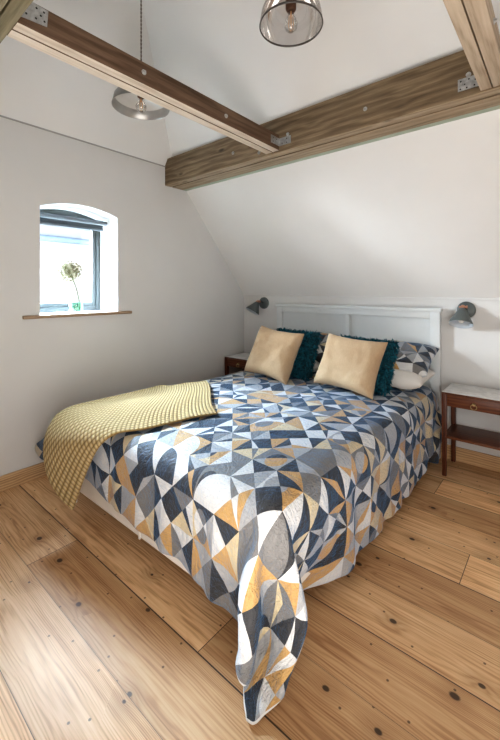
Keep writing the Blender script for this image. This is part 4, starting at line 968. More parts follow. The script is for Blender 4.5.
DUVET_Y = [
    1983,7,22,48,58,50,7,-37,-54,-57,-52,-15,26,40,37,26,16,6,2,4,1,-2,-2,-1,0,4,-2,-2,1,2,-3,0,-11,-5,0,5,1,6,-1,-7,-8,-8,1,12,13,6,-2,1,-4,-8,-6,-19,-29,-43,-55,-58,-61,-55,-36,8,38,43,35,35,38,42,47,15,-51,-46,-36,-14,-1,
    -5,14,-12,-9,-2,3,12,11,4,-1,2,1,-4,-1,-3,1,-4,-4,0,-4,-3,5,2,0,0,-7,4,1,0,-5,6,-1,6,-2,-2,-5,7,-2,0,3,-6,5,-2,-3,1,-3,5,-4,-2,9,0,8,2,4,3,-1,0,2,10,11,5,-4,-1,2,1,2,-6,-5,13,1,6,9,-60,
    11,-19,13,-15,-1,-1,12,8,6,4,-1,-1,2,-5,0,-2,-11,-1,-1,4,-3,2,-7,2,4,3,-5,-1,0,4,2,1,-6,6,-6,8,-8,0,2,1,2,-1,0,3,-6,3,-2,-4,6,-1,3,5,6,5,3,-1,0,4,12,9,2,-4,1,1,4,-3,-14,-6,14,11,12,-52,12,
    26,-11,-21,2,-9,-3,11,14,5,3,0,1,-4,4,-4,-11,3,-3,-4,-3,9,-7,3,0,-5,2,4,-1,-3,5,-5,-2,9,-5,5,-3,1,1,-3,2,-1,-2,4,-2,3,-5,0,-1,-1,2,6,-1,11,2,4,0,1,4,12,11,-3,-2,2,4,-2,-12,-13,-5,13,12,-16,13,5,
    48,-15,-15,-22,-12,0,7,14,7,3,3,-1,0,-8,1,-6,-6,1,4,-1,-4,0,0,0,4,-2,-5,4,2,0,1,1,-2,1,3,-6,6,-1,2,-9,5,1,1,0,-3,0,-1,-2,-2,1,5,5,3,7,5,-1,2,7,14,5,-4,1,4,-1,-12,-13,-9,-2,8,9,16,8,1,
    58,-7,-13,-20,-23,-9,0,16,7,7,1,2,-5,0,-6,-8,0,-1,1,-2,1,4,-3,5,-9,5,2,-7,2,1,-1,3,-1,5,-5,3,-1,-5,-1,8,-2,2,1,0,-6,-3,3,2,0,1,0,-1,7,9,3,4,-1,10,15,0,-4,4,1,-10,-15,-12,-6,-1,2,10,8,22,8,
    56,4,-3,-13,-30,-25,-5,13,9,10,2,4,-9,3,-16,0,-2,6,-6,3,-1,-4,6,-6,9,-6,-1,8,-3,-7,4,-3,7,-5,3,0,0,1,1,-7,5,6,-5,-2,-1,-1,0,1,4,-2,-2,3,0,7,12,-2,4,12,12,-5,2,5,-11,-17,-10,-6,-5,0,-7,5,8,5,31,
    41,8,7,3,-10,-39,-24,3,21,-3,12,4,-5,-10,-10,-2,4,-2,4,-5,5,2,-3,0,-1,-2,8,-8,3,2,-5,5,-3,4,-1,-1,-3,0,-3,6,2,2,0,-4,-1,0,0,0,1,1,-5,-1,3,9,9,9,-1,17,6,-5,7,-16,-12,-12,-11,-4,1,-1,4,-3,1,13,13,
    17,8,9,12,12,0,-47,-28,22,4,14,3,-1,-22,2,3,1,-3,2,1,-5,-1,3,1,-3,2,-5,5,-2,-3,1,-3,1,0,3,-2,-3,2,1,4,-1,-2,-1,-1,-2,3,0,1,-1,2,-4,3,-4,2,16,9,3,19,-5,7,-19,-5,-18,-10,2,-2,3,2,6,7,13,10,10,
    9,2,0,12,9,15,13,-35,-32,26,11,1,1,-2,-2,-3,-2,1,-3,1,-3,-1,0,-2,0,0,-1,-1,-1,0,-2,-1,-1,0,-1,1,0,-2,1,-2,4,-4,0,-4,2,0,-3,5,-1,-6,3,-2,1,-2,-1,30,4,18,-3,-21,1,-14,-11,-2,-1,9,5,12,12,12,7,7,1,
    21,-2,4,-7,2,3,10,16,1,1,0,0,-3,0,-1,0,-2,-1,-1,0,1,-2,-1,-2,0,-1,-1,-1,-1,0,0,-2,0,-1,0,-2,-2,-1,0,0,-1,0,-2,0,-2,-1,-2,1,-3,-1,-2,-1,0,-1,-2,12,20,1,-23,9,-6,-24,2,10,12,10,15,11,6,1,-3,-5,-9,
    49,5,4,4,2,1,-1,0,1,-3,3,-2,0,0,-2,-1,0,-1,-1,-1,0,1,-1,0,-2,0,-1,0,-1,-2,0,0,-1,0,-2,0,-1,-1,-1,-1,0,-2,1,-3,0,0,0,-2,-1,-1,-1,-1,-1,-1,0,-8,25,-20,10,-7,-34,15,16,14,13,8,0,-4,-7,-9,-7,-9,-7,
    64,0,1,0,0,0,0,1,0,2,2,-2,-1,-1,2,0,1,-1,-1,0,-1,0,0,1,-1,-1,0,0,1,-1,0,-1,0,-1,0,-1,-1,0,0,0,-2,2,-1,0,-1,-2,0,0,0,0,0,-1,-2,-1,-2,1,4,-11,-17,-17,25,17,9,1,-7,-9,-11,-11,-7,-11,-2,-3,-2,
    65,1,-1,1,-1,0,1,0,-1,0,0,3,0,-1,0,0,-1,0,1,0,0,1,0,-1,1,1,0,-1,-1,2,-1,1,-1,0,0,1,0,-1,0,0,0,-1,0,0,0,0,0,0,0,0,0,0,-1,0,1,0,-2,-5,0,4,0,-9,-22,-11,-11,-5,-3,-5,-2,7,-4,0,0,
    65,0,0,0,0,1,-1,0,1,0,0,0,0,0,0,0,0,0,1,0,0,0,0,0,0,0,0,1,1,-1,0,-1,1,0,0,0,1,0,-1,0,0,-1,1,1,0,0,-1,0,1,0,0,0,1,0,2,4,-3,-5,-1,-14,-14,-10,3,-5,-2,-4,-4,2,-2,-4,-1,0,1,
    61,1,1,-1,2,1,0,1,-1,1,0,0,0,0,-1,1,0,0,0,0,0,0,0,0,1,-1,0,1,-1,0,1,0,-1,1,0,-1,1,0,0,0,0,0,0,0,0,1,0,-1,1,0,0,0,1,0,-2,-2,4,1,-5,2,1,0,-1,-1,-2,-4,-3,-4,-4,-2,-2,-4,-2,
    61,1,1,2,0,-1,2,-1,1,0,0,-1,1,0,0,0,0,0,0,0,1,-1,0,1,-1,0,1,-1,1,0,-1,1,0,-1,1,0,-1,1,0,0,0,0,0,0,0,0,0,1,-1,0,1,0,-1,1,0,1,-1,0,-1,0,0,1,0,-1,1,0,0,0,-1,-2,-3,-1,-4,
    65,0,0,0,0,1,-1,0,1,-1,1,0,-1,1,0,0,0,0,0,0,0,0,1,-1,0,1,-1,1,-1,0,1,-1,1,0,-1,1,0,0,0,0,0,0,0,0,1,-1,0,0,0,1,-1,0,1,-1,1,0,0,-1,0,1,0,-1,1,0,0,0,0,0,0,0,0,-1,0,
    65,0,0,0,0,-2,2,1,-1,1,-1,1,0,0,0,0,0,0,0,0,0,0,0,0,1,-1,1,-1,1,0,-1,1,-1,1,0,0,0,0,0,0,0,0,0,0,0,0,1,-1,1,-1,1,0,-1,1,0,0,0,0,-1,0,1,0,0,0,0,0,1,-1,1,-1,1,-1,1,
    63,1,-1,0,0,3,-1,1,0,0,0,0,0,-1,1,0,0,0,0,1,-1,0,0,1,-1,0,0,1,-1,0,1,0,0,-1,1,0,0,-1,1,0,0,0,0,1,-1,0,0,1,-1,0,0,1,0,0,0,0,0,0,0,0,-1,1,0,0,0,0,0,0,0,0,0,0,0,
    63,0,1,1,0,0,1,-1,0,1,0,-1,1,0,0,-1,1,1,-1,0,0,1,-1,0,0,1,-1,0,0,1,0,-1,1,0,0,-1,1,0,0,-1,1,1,-1,0,0,1,-1,0,0,1,-1,0,1,-1,0,1,0,0,-1,0,1,0,-1,1,0,0,0,0,0,0,0,1,-1,
    65,0,0,0,1,-1,0,0,1,-1,0,1,0,0,0,0,0,0,0,0,0,0,0,0,1,-1,1,-1,1,0,-1,1,-1,1,0,0,0,0,0,0,0,0,0,0,0,0,1,-1,1,-1,1,0,-1,1,0,0,0,0,0,0,0,0,0,0,0,0,0,0,0,1,-1,0,0,
    65,0,1,-1,0,1,-1,1,-1,1,0,0,-1,1,0,0,0,0,0,0,0,0,1,-1,0,1,-1,1,-1,0,1,-1,1,0,-1,1,0,0,0,0,0,0,0,0,1,-1,0,0,0,1,-1,0,1,-1,1,0,0,-1,1,0,0,-1,1,0,0,0,0,1,-1,0,1,-1,1,
    66,-1,0,1,-1,0,1,-1,1,-1,1,-1,1,0,0,0,0,0,0,0,1,-1,0,1,-1,0,1,-1,1,0,-1,1,0,-1,1,0,-1,1,0,0,0,0,0,0,0,0,0,1,-1,0,1,0,-1,1,0,0,-1,1,0,0,-1,1,0,0,0,0,0,0,0,0,0,1,-1,
    65,1,-1,0,1,-1,0,1,-1,1,0,0,0,0,-1,1,0,0,0,0,0,0,0,0,1,-1,0,1,-1,0,1,0,-1,1,0,-1,1,0,0,0,0,0,1,-1,0,1,-1,0,1,0,-1,0,1,-1,0,0,1,0,-1,0,1,0,0,0,-1,1,0,0,1,-1,0,0,1,
    65,0,1,-1,0,1,0,-1,1,0,-1,1,0,-1,1,0,0,0,0,0,0,1,-1,0,0,1,-1,0,1,0,-1,0,1,0,0,0,0,0,0,0,0,0,0,0,0,0,1,-1,0,0,1,0,-1,1,0,0,0,0,0,0,0,0,0,0,1,-1,0,0,0,1,-1,0,0,
    65,0,0,1,0,-1,0,1,-1,0,1,0,0,0,0,0,0,0,0,0,0,0,1,-1,0,0,1,0,-1,0,1,0,0,-1,0,1,0,0,0,0,0,0,0,1,-1,0,0,1,0,-1,0,0,1,0,0,0,0,0,0,0,0,0,0,0,-1,1,0,0,0,0,1,0,-1,
    66,0,-1,0,0,1,-1,0,1,0,0,-1,0,1,0,0,0,0,0,0,0,0,0,1,0,-1,0,0,1,0,0,-1,0,1,0,0,0,0,-1,1,0,0,0,0,1,-1,0,0,0,1,0,0,-1,0,0,0,0,1,0,0,0,0,0,-1,1,0,0,0,0,0,0,0,1,
    65,0,1,0,-1,0,1,-1,0,0,0,1,0,0,0,0,0,0,0,0,0,0,0,0,0,1,0,0,-1,0,0,1,0,0,0,0,0,-1,1,0,0,0,0,0,0,1,0,-1,0,0,0,0,1,0,0,0,0,0,0,-1,0,0,0,1,1,-1,1,-1,0,0,0,0,0,
    65,0,0,0,1,-1,0,1,0,0,0,0,0,0,0,0,0,0,1,-1,0,0,0,0,0,0,0,0,1,0,0,0,0,0,0,-1,0,1,0,0,0,0,0,0,0,0,0,1,0,0,0,0,-1,0,0,1,0,-1,0,1,0,0,0,1,-1,1,-1,1,0,0,0,0,0,
    66,-1,0,0,0,1,0,0,-1,1,-1,1,0,0,0,0,0,0,0,1,0,0,0,-1,0,0,0,0,0,0,0,0,0,0,0,1,0,0,0,0,0,0,0,0,0,0,0,0,0,0,0,0,1,0,0,-1,1,0,0,0,0,0,0,0,0,0,0,0,0,0,0,0,0,
    65,1,0,0,-1,0,0,0,1,-1,1,-1,0,1,0,0,0,0,0,0,0,0,0,1,0,0,0,0,0,0,0,0,0,0,0,0,0,0,0,0,0,0,0,0,0,0,0,0,0,0,0,1,0,0,0,0,-1,1,0,0,0,0,0,0,0,0,0,0,0,0,0,0,0,
    65,0,0,0,1,0,0,0,-1,1,0,0,0,-1,0,0,1,0,0,0,0,0,0,0,0,0,0,0,0,0,1,0,0,0,0,0,0,0,0,0,0,0,0,0,1,0,0,0,0,0,0,-1,0,0,0,1,0,0,0,0,0,0,0,0,0,0,0,0,0,1,0,0,0,
    66,-1,0,0,0,0,0,0,1,-1,1,0,0,0,0,0,0,0,0,0,0,0,0,0,0,1,0,0,0,0,-1,0,0,0,1,0,0,0,0,0,0,0,0,1,-1,0,0,0,0,0,0,1,0,0,0,-1,1,-1,1,0,0,0,0,0,0,0,0,0,1,-1,0,0,0,
    65,1,0,0,0,0,0,-1,1,0,-1,1,0,0,0,0,-1,1,0,0,0,0,0,1,0,-1,0,0,0,1,0,0,0,0,-1,0,1,0,0,0,0,0,1,-1,0,0,0,0,1,0,0,-1,0,0,1,0,0,0,-1,1,0,0,0,0,0,0,0,1,-1,0,0,0,1,
    65,0,0,0,0,0,0,1,-1,1,0,-1,1,0,0,0,0,0,0,0,0,0,1,-1,0,0,0,1,0,-1,0,0,1,0,0,0,-1,1,0,0,0,0,0,0,0,0,0,1,-1,0,0,1,0,0,-1,1,-1,1,0,-1,1,0,0,0,0,0,1,-1,0,0,1,0,-1,
    65,0,0,0,1,0,0,0,0,0,0,0,-1,1,0,0,0,0,0,0,0,1,-1,0,0,1,0,-1,0,1,0,0,-1,1,0,0,0,0,0,0,0,1,-1,0,0,1,0,-1,0,1,0,-1,0,0,1,-1,1,-1,1,0,-1,1,0,0,0,0,0,0,0,1,-1,0,1,
    66,0,0,0,-1,0,0,0,1,0,0,0,0,0,0,0,0,0,0,0,1,-1,0,0,1,-1,0,1,0,-1,0,1,0,-1,1,0,0,-1,1,0,0,0,0,0,0,0,0,0,1,-1,0,1,0,0,0,0,0,0,-1,1,0,0,0,0,0,0,0,0,1,-1,0,1,-1,
    65,0,0,0,0,1,0,0,0,-1,1,0,0,-1,1,0,0,0,0,0,0,0,0,1,-1,0,1,-1,0,1,0,-1,1,0,-1,1,0,0,0,0,0,0,0,0,1,-1,0,1,-1,0,1,-1,0,1,-1,1,0,0,0,0,0,0,0,0,0,0,0,0,0,0,1,-1,1,
    65,0,0,0,1,-1,1,0,-1,1,-1,0,1,0,0,0,0,0,0,0,0,0,1,-1,0,1,-1,0,1,-1,1,0,-1,1,0,-1,1,0,0,0,0,0,0,0,0,0,1,-1,0,1,-1,1,0,-1,1,0,-1,1,0,-1,1,0,0,0,0,1,-1,1,-1,0,0,0,0,
    65,0,0,1,-1,1,-1,0,1,-1,1,0,0,0,-1,1,0,0,0,1,-1,0,0,0,1,-1,0,1,-1,1,-1,1,0,-1,1,0,0,0,0,0,0,0,0,1,-1,0,0,0,1,-1,1,-1,0,1,0,-1,1,-1,1,0,0,-1,1,0,0,0,0,0,0,1,-1,1,-1,
    65,0,1,-1,1,-1,1,0,0,0,-1,1,-1,1,0,0,0,0,0,0,0,1,-1,0,0,0,1,-1,1,-1,1,-1,1,0,0,0,0,0,-1,1,0,0,0,0,0,1,-1,1,-1,1,-1,0,1,-1,0,1,-1,1,0,0,0,0,0,0,0,0,0,0,1,-1,1,-1,1,
    65,1,-1,1,-1,1,-1,1,-1,1,0,0,0,0,0,0,0,0,0,0,0,0,0,1,-1,1,-1,1,-1,1,-1,1,-1,1,-1,1,-1,1,0,0,0,0,0,0,0,0,0,0,0,0,0,1,0,0,0,0,0,0,-1,1,0,0,0,0,0,0,1,-1,0,0,0,1,-1,
    65,0,0,0,1,-1,1,-1,1,-1,1,-1,1,-1,1,0,0,0,0,0,0,0,0,0,1,-1,1,-1,1,-1,1,-1,1,0,0,0,0,0,0,0,0,0,1,-1,1,-1,1,-1,1,-1,1,-1,0,1,-1,0,1,-1,1,0,-1,1,0,0,0,0,0,0,0,1,-1,0,1,
    66,-1,1,-1,0,1,-1,1,0,0,0,0,0,0,0,0,0,0,0,0,1,-1,1,-1,0,0,0,1,-1,1,-1,1,0,-1,1,-1,1,0,0,0,0,0,0,0,0,0,0,1,-1,1,-1,1,0,-1,1,0,0,0,0,0,0,0,0,0,0,0,0,1,-1,0,1,-1,0,
    65,0,0,1,-1,0,1,0,-1,1,-1,1,0,0,0,-1,1,0,0,0,0,0,0,1,-1,1,-1,0,1,-1,1,0,-1,1,0,0,0,0,0,0,0,0,0,0,0,1,-1,0,1,-1,1,0,-1,1,0,0,-1,1,0,-1,1,0,0,0,0,0,0,0,0,0,0,1,0,
    65,1,-1,0,1,0,-1,0,1,-1,1,0,-1,1,0,0,0,0,0,0,0,0,0,0,1,-1,1,0,-1,1,0,-1,1,0,-1,1,0,-1,1,0,0,0,0,1,-1,0,1,-1,0,1,-1,0,1,-1,0,0,1,0,0,0,0,0,0,0,0,0,0,0,1,0,-1,0,0,
    65,0,1,0,-1,0,1,0,-1,1,0,-1,1,0,0,0,0,0,0,0,0,1,-1,0,0,1,-1,0,1,-1,0,1,0,-1,1,0,0,0,0,0,0,0,0,0,0,0,0,1,-1,0,1,-1,0,1,0,0,0,-1,0,1,0,0,0,0,0,0,0,0,0,0,1,0,-1,
    66,-1,0,0,1,0,-1,0,1,0,-1,1,0,0,-1,1,0,0,1,-1,0,0,1,-1,0,0,1,-1,0,1,0,0,-1,1,0,0,-1,1,0,0,1,-1,0,0,1,-1,0,0,1,-1,0,1,0,0,-1,0,0,1,0,0,0,0,0,0,1,0,-1,0,0,0,0,0,1,
    65,1,0,-1,0,0,1,0,-1,0,1,0,0,-1,1,0,0,0,0,0,0,0,0,1,-1,0,0,1,0,0,-1,0,1,0,0,-1,1,0,0,0,0,0,0,0,0,1,-1,0,0,1,0,0,-1,0,1,0,0,0,0,0,-1,1,0,0,0,0,1,0,0,0,-1,0,0,
    65,0,0,1,0,0,-1,0,1,0,0,0,-1,1,0,0,0,0,0,0,0,0,0,0,1,0,0,-1,0,0,1,0,0,0,-1,1,0,0,0,0,0,0,0,0,0,0,1,0,-1,0,0,0,1,0,0,0,0,0,0,-1,2,-1,-1,0,1,0,0,0,0,0,1,0,0,
    65,0,0,0,0,0,1,0,0,0,-1,0,1,0,0,0,0,0,0,1,-1,0,0,0,0,0,0,1,0,0,0,-1,0,0,1,0,0,0,0,0,0,0,0,0,0,0,0,0,1,0,0,-1,0,0,0,0,0,0,0,1,-1,0,1,1,-1,0,0,0,0,0,0,0,0,
    66,0,0,0,0,0,-1,0,0,0,1,0,0,0,0,0,0,0,0,0,1,0,0,-1,0,0,0,0,0,0,0,1,0,0,0,0,0,0,0,0,0,1,-1,0,0,0,0,0,0,0,0,1,0,0,0,0,0,0,0,0,0,0,0,-1,1,0,0,0,0,0,1,0,0,
    65,0,0,0,0,0,1,0,0,0,0,0,0,0,0,0,0,0,0,0,0,0,0,1,0,0,0,0,0,0,0,0,0,0,0,0,0,0,0,0,0,0,1,0,0,0,0,0,0,0,0,0,-1,0,1,0,0,0,0,0,0,0,0,0,0,0,0,0,0,1,-1,0,0,
    65,0,0,0,0,0,0,0,0,1,0,0,0,0,0,0,0,0,0,0,0,0,0,0,0,0,0,0,0,0,0,0,0,0,0,0,0,1,0,0,0,0,0,0,0,0,0,0,0,0,0,0,1,0,-1,0,0,1,0,0,0,0,0,0,0,0,0,1,0,-1,0,0,1,
    65,0,1,0,0,0,0,0,0,-1,0,0,0,0,1,0,0,0,0,0,0,0,0,0,0,0,1,0,0,0,0,0,0,0,0,0,0,-1,0,1,0,0,0,0,0,0,0,0,0,0,0,0,1,0,0,0,0,-1,1,0,-1,1,0,0,-1,1,0,0,0,0,1,0,-1,
    65,1,-1,0,0,0,0,0,1,0,0,0,0,0,-1,1,0,0,0,0,0,0,0,1,0,0,-1,0,0,0,0,1,0,0,0,0,0,0,0,0,0,0,0,0,0,0,0,1,0,0,0,0,-1,0,0,0,1,0,-1,0,1,0,0,0,1,-1,0,0,0,1,-1,0,1,
    66,-1,0,0,0,1,0,0,-1,1,0,0,0,0,0,-1,1,0,0,0,0,0,1,-1,0,0,0,1,0,0,0,-1,0,1,0,0,0,0,0,-1,1,0,0,0,0,0,1,-1,0,0,0,1,0,0,0,0,-1,1,0,0,0,0,0,0,0,0,0,0,0,0,0,1,-1,
    65,0,0,1,0,-1,0,1,0,-1,0,1,0,0,0,0,0,0,0,0,0,1,-1,0,0,1,0,-1,0,0,1,0,0,-1,0,1,0,0,0,0,0,0,0,0,1,0,-1,0,0,1,0,-1,0,0,1,0,0,-1,1,0,0,-1,1,0,0,0,1,-1,1,-1,1,-1,1,
    65,1,0,-1,0,0,1,-1,1,0,0,-1,1,0,0,0,0,0,0,0,1,-1,0,0,1,-1,0,0,1,0,-1,0,1,0,0,-1,1,0,0,0,0,0,0,0,0,0,0,0,1,-1,0,0,1,0,-1,0,1,0,0,0,0,0,0,0,0,0,0,0,0,0,0,1,0,
    65,0,0,0,1,0,-1,1,-1,0,1,0,-1,1,0,0,0,0,0,0,0,0,0,1,-1,0,1,0,-1,0,1,0,-1,1,0,0,0,0,0,0,0,0,0,1,-1,0,1,0,-1,0,1,0,-1,1,0,0,0,0,-1,1,0,0,0,0,0,0,0,0,0,0,0,0,0,
    66,-1,0,1,-1,1,0,0,0,0,0,0,0,-1,1,0,0,0,0,1,-1,0,1,-1,0,1,-1,0,1,0,-1,1,0,-1,1,0,-1,1,0,0,0,0,0,0,0,0,0,0,0,1,-1,1,0,-1,0,1,-1,1,0,-1,1,0,0,0,0,0,0,0,0,0,0,0,1,
    65,0,1,-1,1,-1,1,-1,1,0,-1,1,0,0,0,0,-1,1,0,0,0,0,0,0,1,-1,0,1,-1,1,0,-1,1,0,-1,1,0,0,0,0,0,0,1,-1,0,1,-1,0,1,-1,1,-1,0,1,0,0,0,-1,1,0,-1,1,-1,1,-1,1,-1,1,0,0,0,0,1,
    65,1,-1,1,-1,1,-1,1,-1,1,0,-1,1,0,0,0,0,0,0,0,0,1,-1,0,0,0,1,-1,1,-1,0,1,-1,1,0,0,0,-1,1,0,0,0,0,0,0,0,0,1,-1,1,-1,0,1,-1,1,-1,1,0,-1,1,0,0,0,-1,1,-1,1,0,-1,1,0,1,-1,
    65,0,0,0,1,-1,1,0,0,-1,1,0,0,0,-1,1,0,0,0,0,0,0,0,1,-1,1,-1,1,-1,1,0,0,0,-1,1,-1,1,0,0,0,0,0,0,0,1,-1,1,-1,1,-1,1,0,-1,1,-1,1,-1,1,0,0,0,-1,1,0,0,0,0,0,0,0,0,0,0,
    66,-1,1,-1,0,1,-1,0,1,0,-1,1,-1,1,0,0,0,0,0,0,0,0,0,0,1,-1,1,-1,1,-1,1,-1,1,0,0,0,0,0,0,0,0,0,0,0,0,0,0,0,0,0,0,1,0,0,0,0,0,-1,1,-1,1,0,0,0,0,0,0,0,0,0,0,0,-3,
    65,0,0,1,0,-1,1,0,-1,1,0,0,0,0,0,0,0,0,0,0,1,-1,1,-1,0,0,0,1,-1,1,-1,1,-1,1,-1,1,0,0,0,0,0,0,0,1,-1,1,-1,1,-1,1,-1,0,1,-1,1,-1,1,0,0,0,0,0,0,0,0,0,0,0,0,0,1,-5,-2,
    65,1,0,-1,0,1,0,-1,1,-1,1,-1,1,0,0,0,0,0,1,-1,0,0,0,1,-1,1,-1,0,1,-1,1,-1,1,0,0,0,-1,1,0,0,0,0,0,0,0,0,0,0,1,-1,1,-1,0,1,-1,1,0,0,-1,1,-1,1,-1,1,-1,1,0,0,1,-1,-18,-1,11,
    65,0,0,1,-1,0,0,1,0,0,-1,1,0,-1,1,0,0,0,0,0,0,1,-1,0,0,0,1,-1,0,1,-1,1,0,-1,1,0,0,0,0,0,0,1,-1,0,0,0,1,-1,0,1,-1,1,0,-1,1,0,-1,1,0,0,0,0,0,0,0,0,-1,1,0,-10,-12,14,3,
    66,-1,0,0,1,0,-1,0,0,1,0,0,-1,1,0,0,0,0,0,0,0,0,0,0,1,-1,0,1,0,-1,1,0,-1,1,0,-1,1,0,-1,1,0,0,0,0,1,-1,0,1,-1,0,1,0,-1,1,0,-1,1,0,0,-1,1,-1,1,-1,1,0,0,-2,1,-37,37,0,-1,
    65,1,0,0,-1,0,1,0,0,-1,1,0,0,0,0,-1,1,0,0,0,0,0,1,-1,0,1,0,-1,0,1,0,-1,1,0,-1,1,0,0,0,0,0,0,0,0,0,1,-1,0,1,0,-1,0,1,-1,0,1,0,-1,1,0,0,0,-1,-2,-1,-2,0,0,-48,46,-8,-11,-2,
    65,0,0,0,1,0,-1,0,0,1,0,-1,1,0,0,0,0,0,0,1,-1,0,0,1,-1,0,0,1,0,-1,0,1,0,-1,1,0,0,0,0,0,0,0,0,0,0,0,1,-1,0,0,1,-1,0,1,0,0,-1,1,-1,1,-1,-1,0,1,-1,1,-1,-28,28,-8,-10,-7,-11,
    65,0,0,0,0,0,1,0,0,0,-1,1,0,0,-1,1,0,0,0,0,0,0,0,0,1,0,-1,0,0,1,0,0,-1,1,0,0,0,-1,1,0,0,0,1,-1,0,0,0,1,0,-1,0,1,0,0,0,-1,1,0,0,0,0,0,0,0,1,-1,-10,3,6,-1,-1,-2,-7,
    66,0,0,0,0,0,0,-1,0,0,1,0,0,0,0,0,0,0,0,0,1,-1,0,0,0,0,1,0,0,-1,0,0,1,0,0,0,-1,1,0,0,0,0,0,1,-1,0,0,0,0,1,0,0,-1,0,0,1,0,0,0,-1,0,1,0,0,-1,-4,-8,11,1,0,0,0,0,
    65,0,0,0,0,0,0,1,0,0,0,0,-1,0,1,0,0,0,0,0,0,1,0,-1,0,0,0,0,0,1,0,0,0,0,-1,0,1,0,0,0,0,0,0,0,1,0,-1,0,0,0,0,0,1,0,0,0,0,-1,1,0,0,0,-1,0,-5,-2,4,4,0,0,0,0,0,
    65,0,0,1,0,0,0,0,0,-1,0,0,1,0,0,0,0,0,0,0,0,0,0,1,0,0,0,0,0,-1,0,0,0,0,1,0,0,0,0,0,0,0,0,0,0,0,1,0,0,0,0,-1,0,0,0,0,0,1,0,0,0,-1,-1,-4,0,0,5,0,0,0,0,0,0,
    66,0,0,-1,0,0,0,0,0,1,0,0,0,0,0,0,0,0,0,0,0,0,0,0,0,0,0,0,0,1,0,0,0,0,0,0,0,0,0,0,0,0,0,0,0,0,0,0,0,0,0,1,0,0,0,0,0,0,0,0,-1,0,-1,1,1,-2,0,-1,1,1,0,0,0,
]
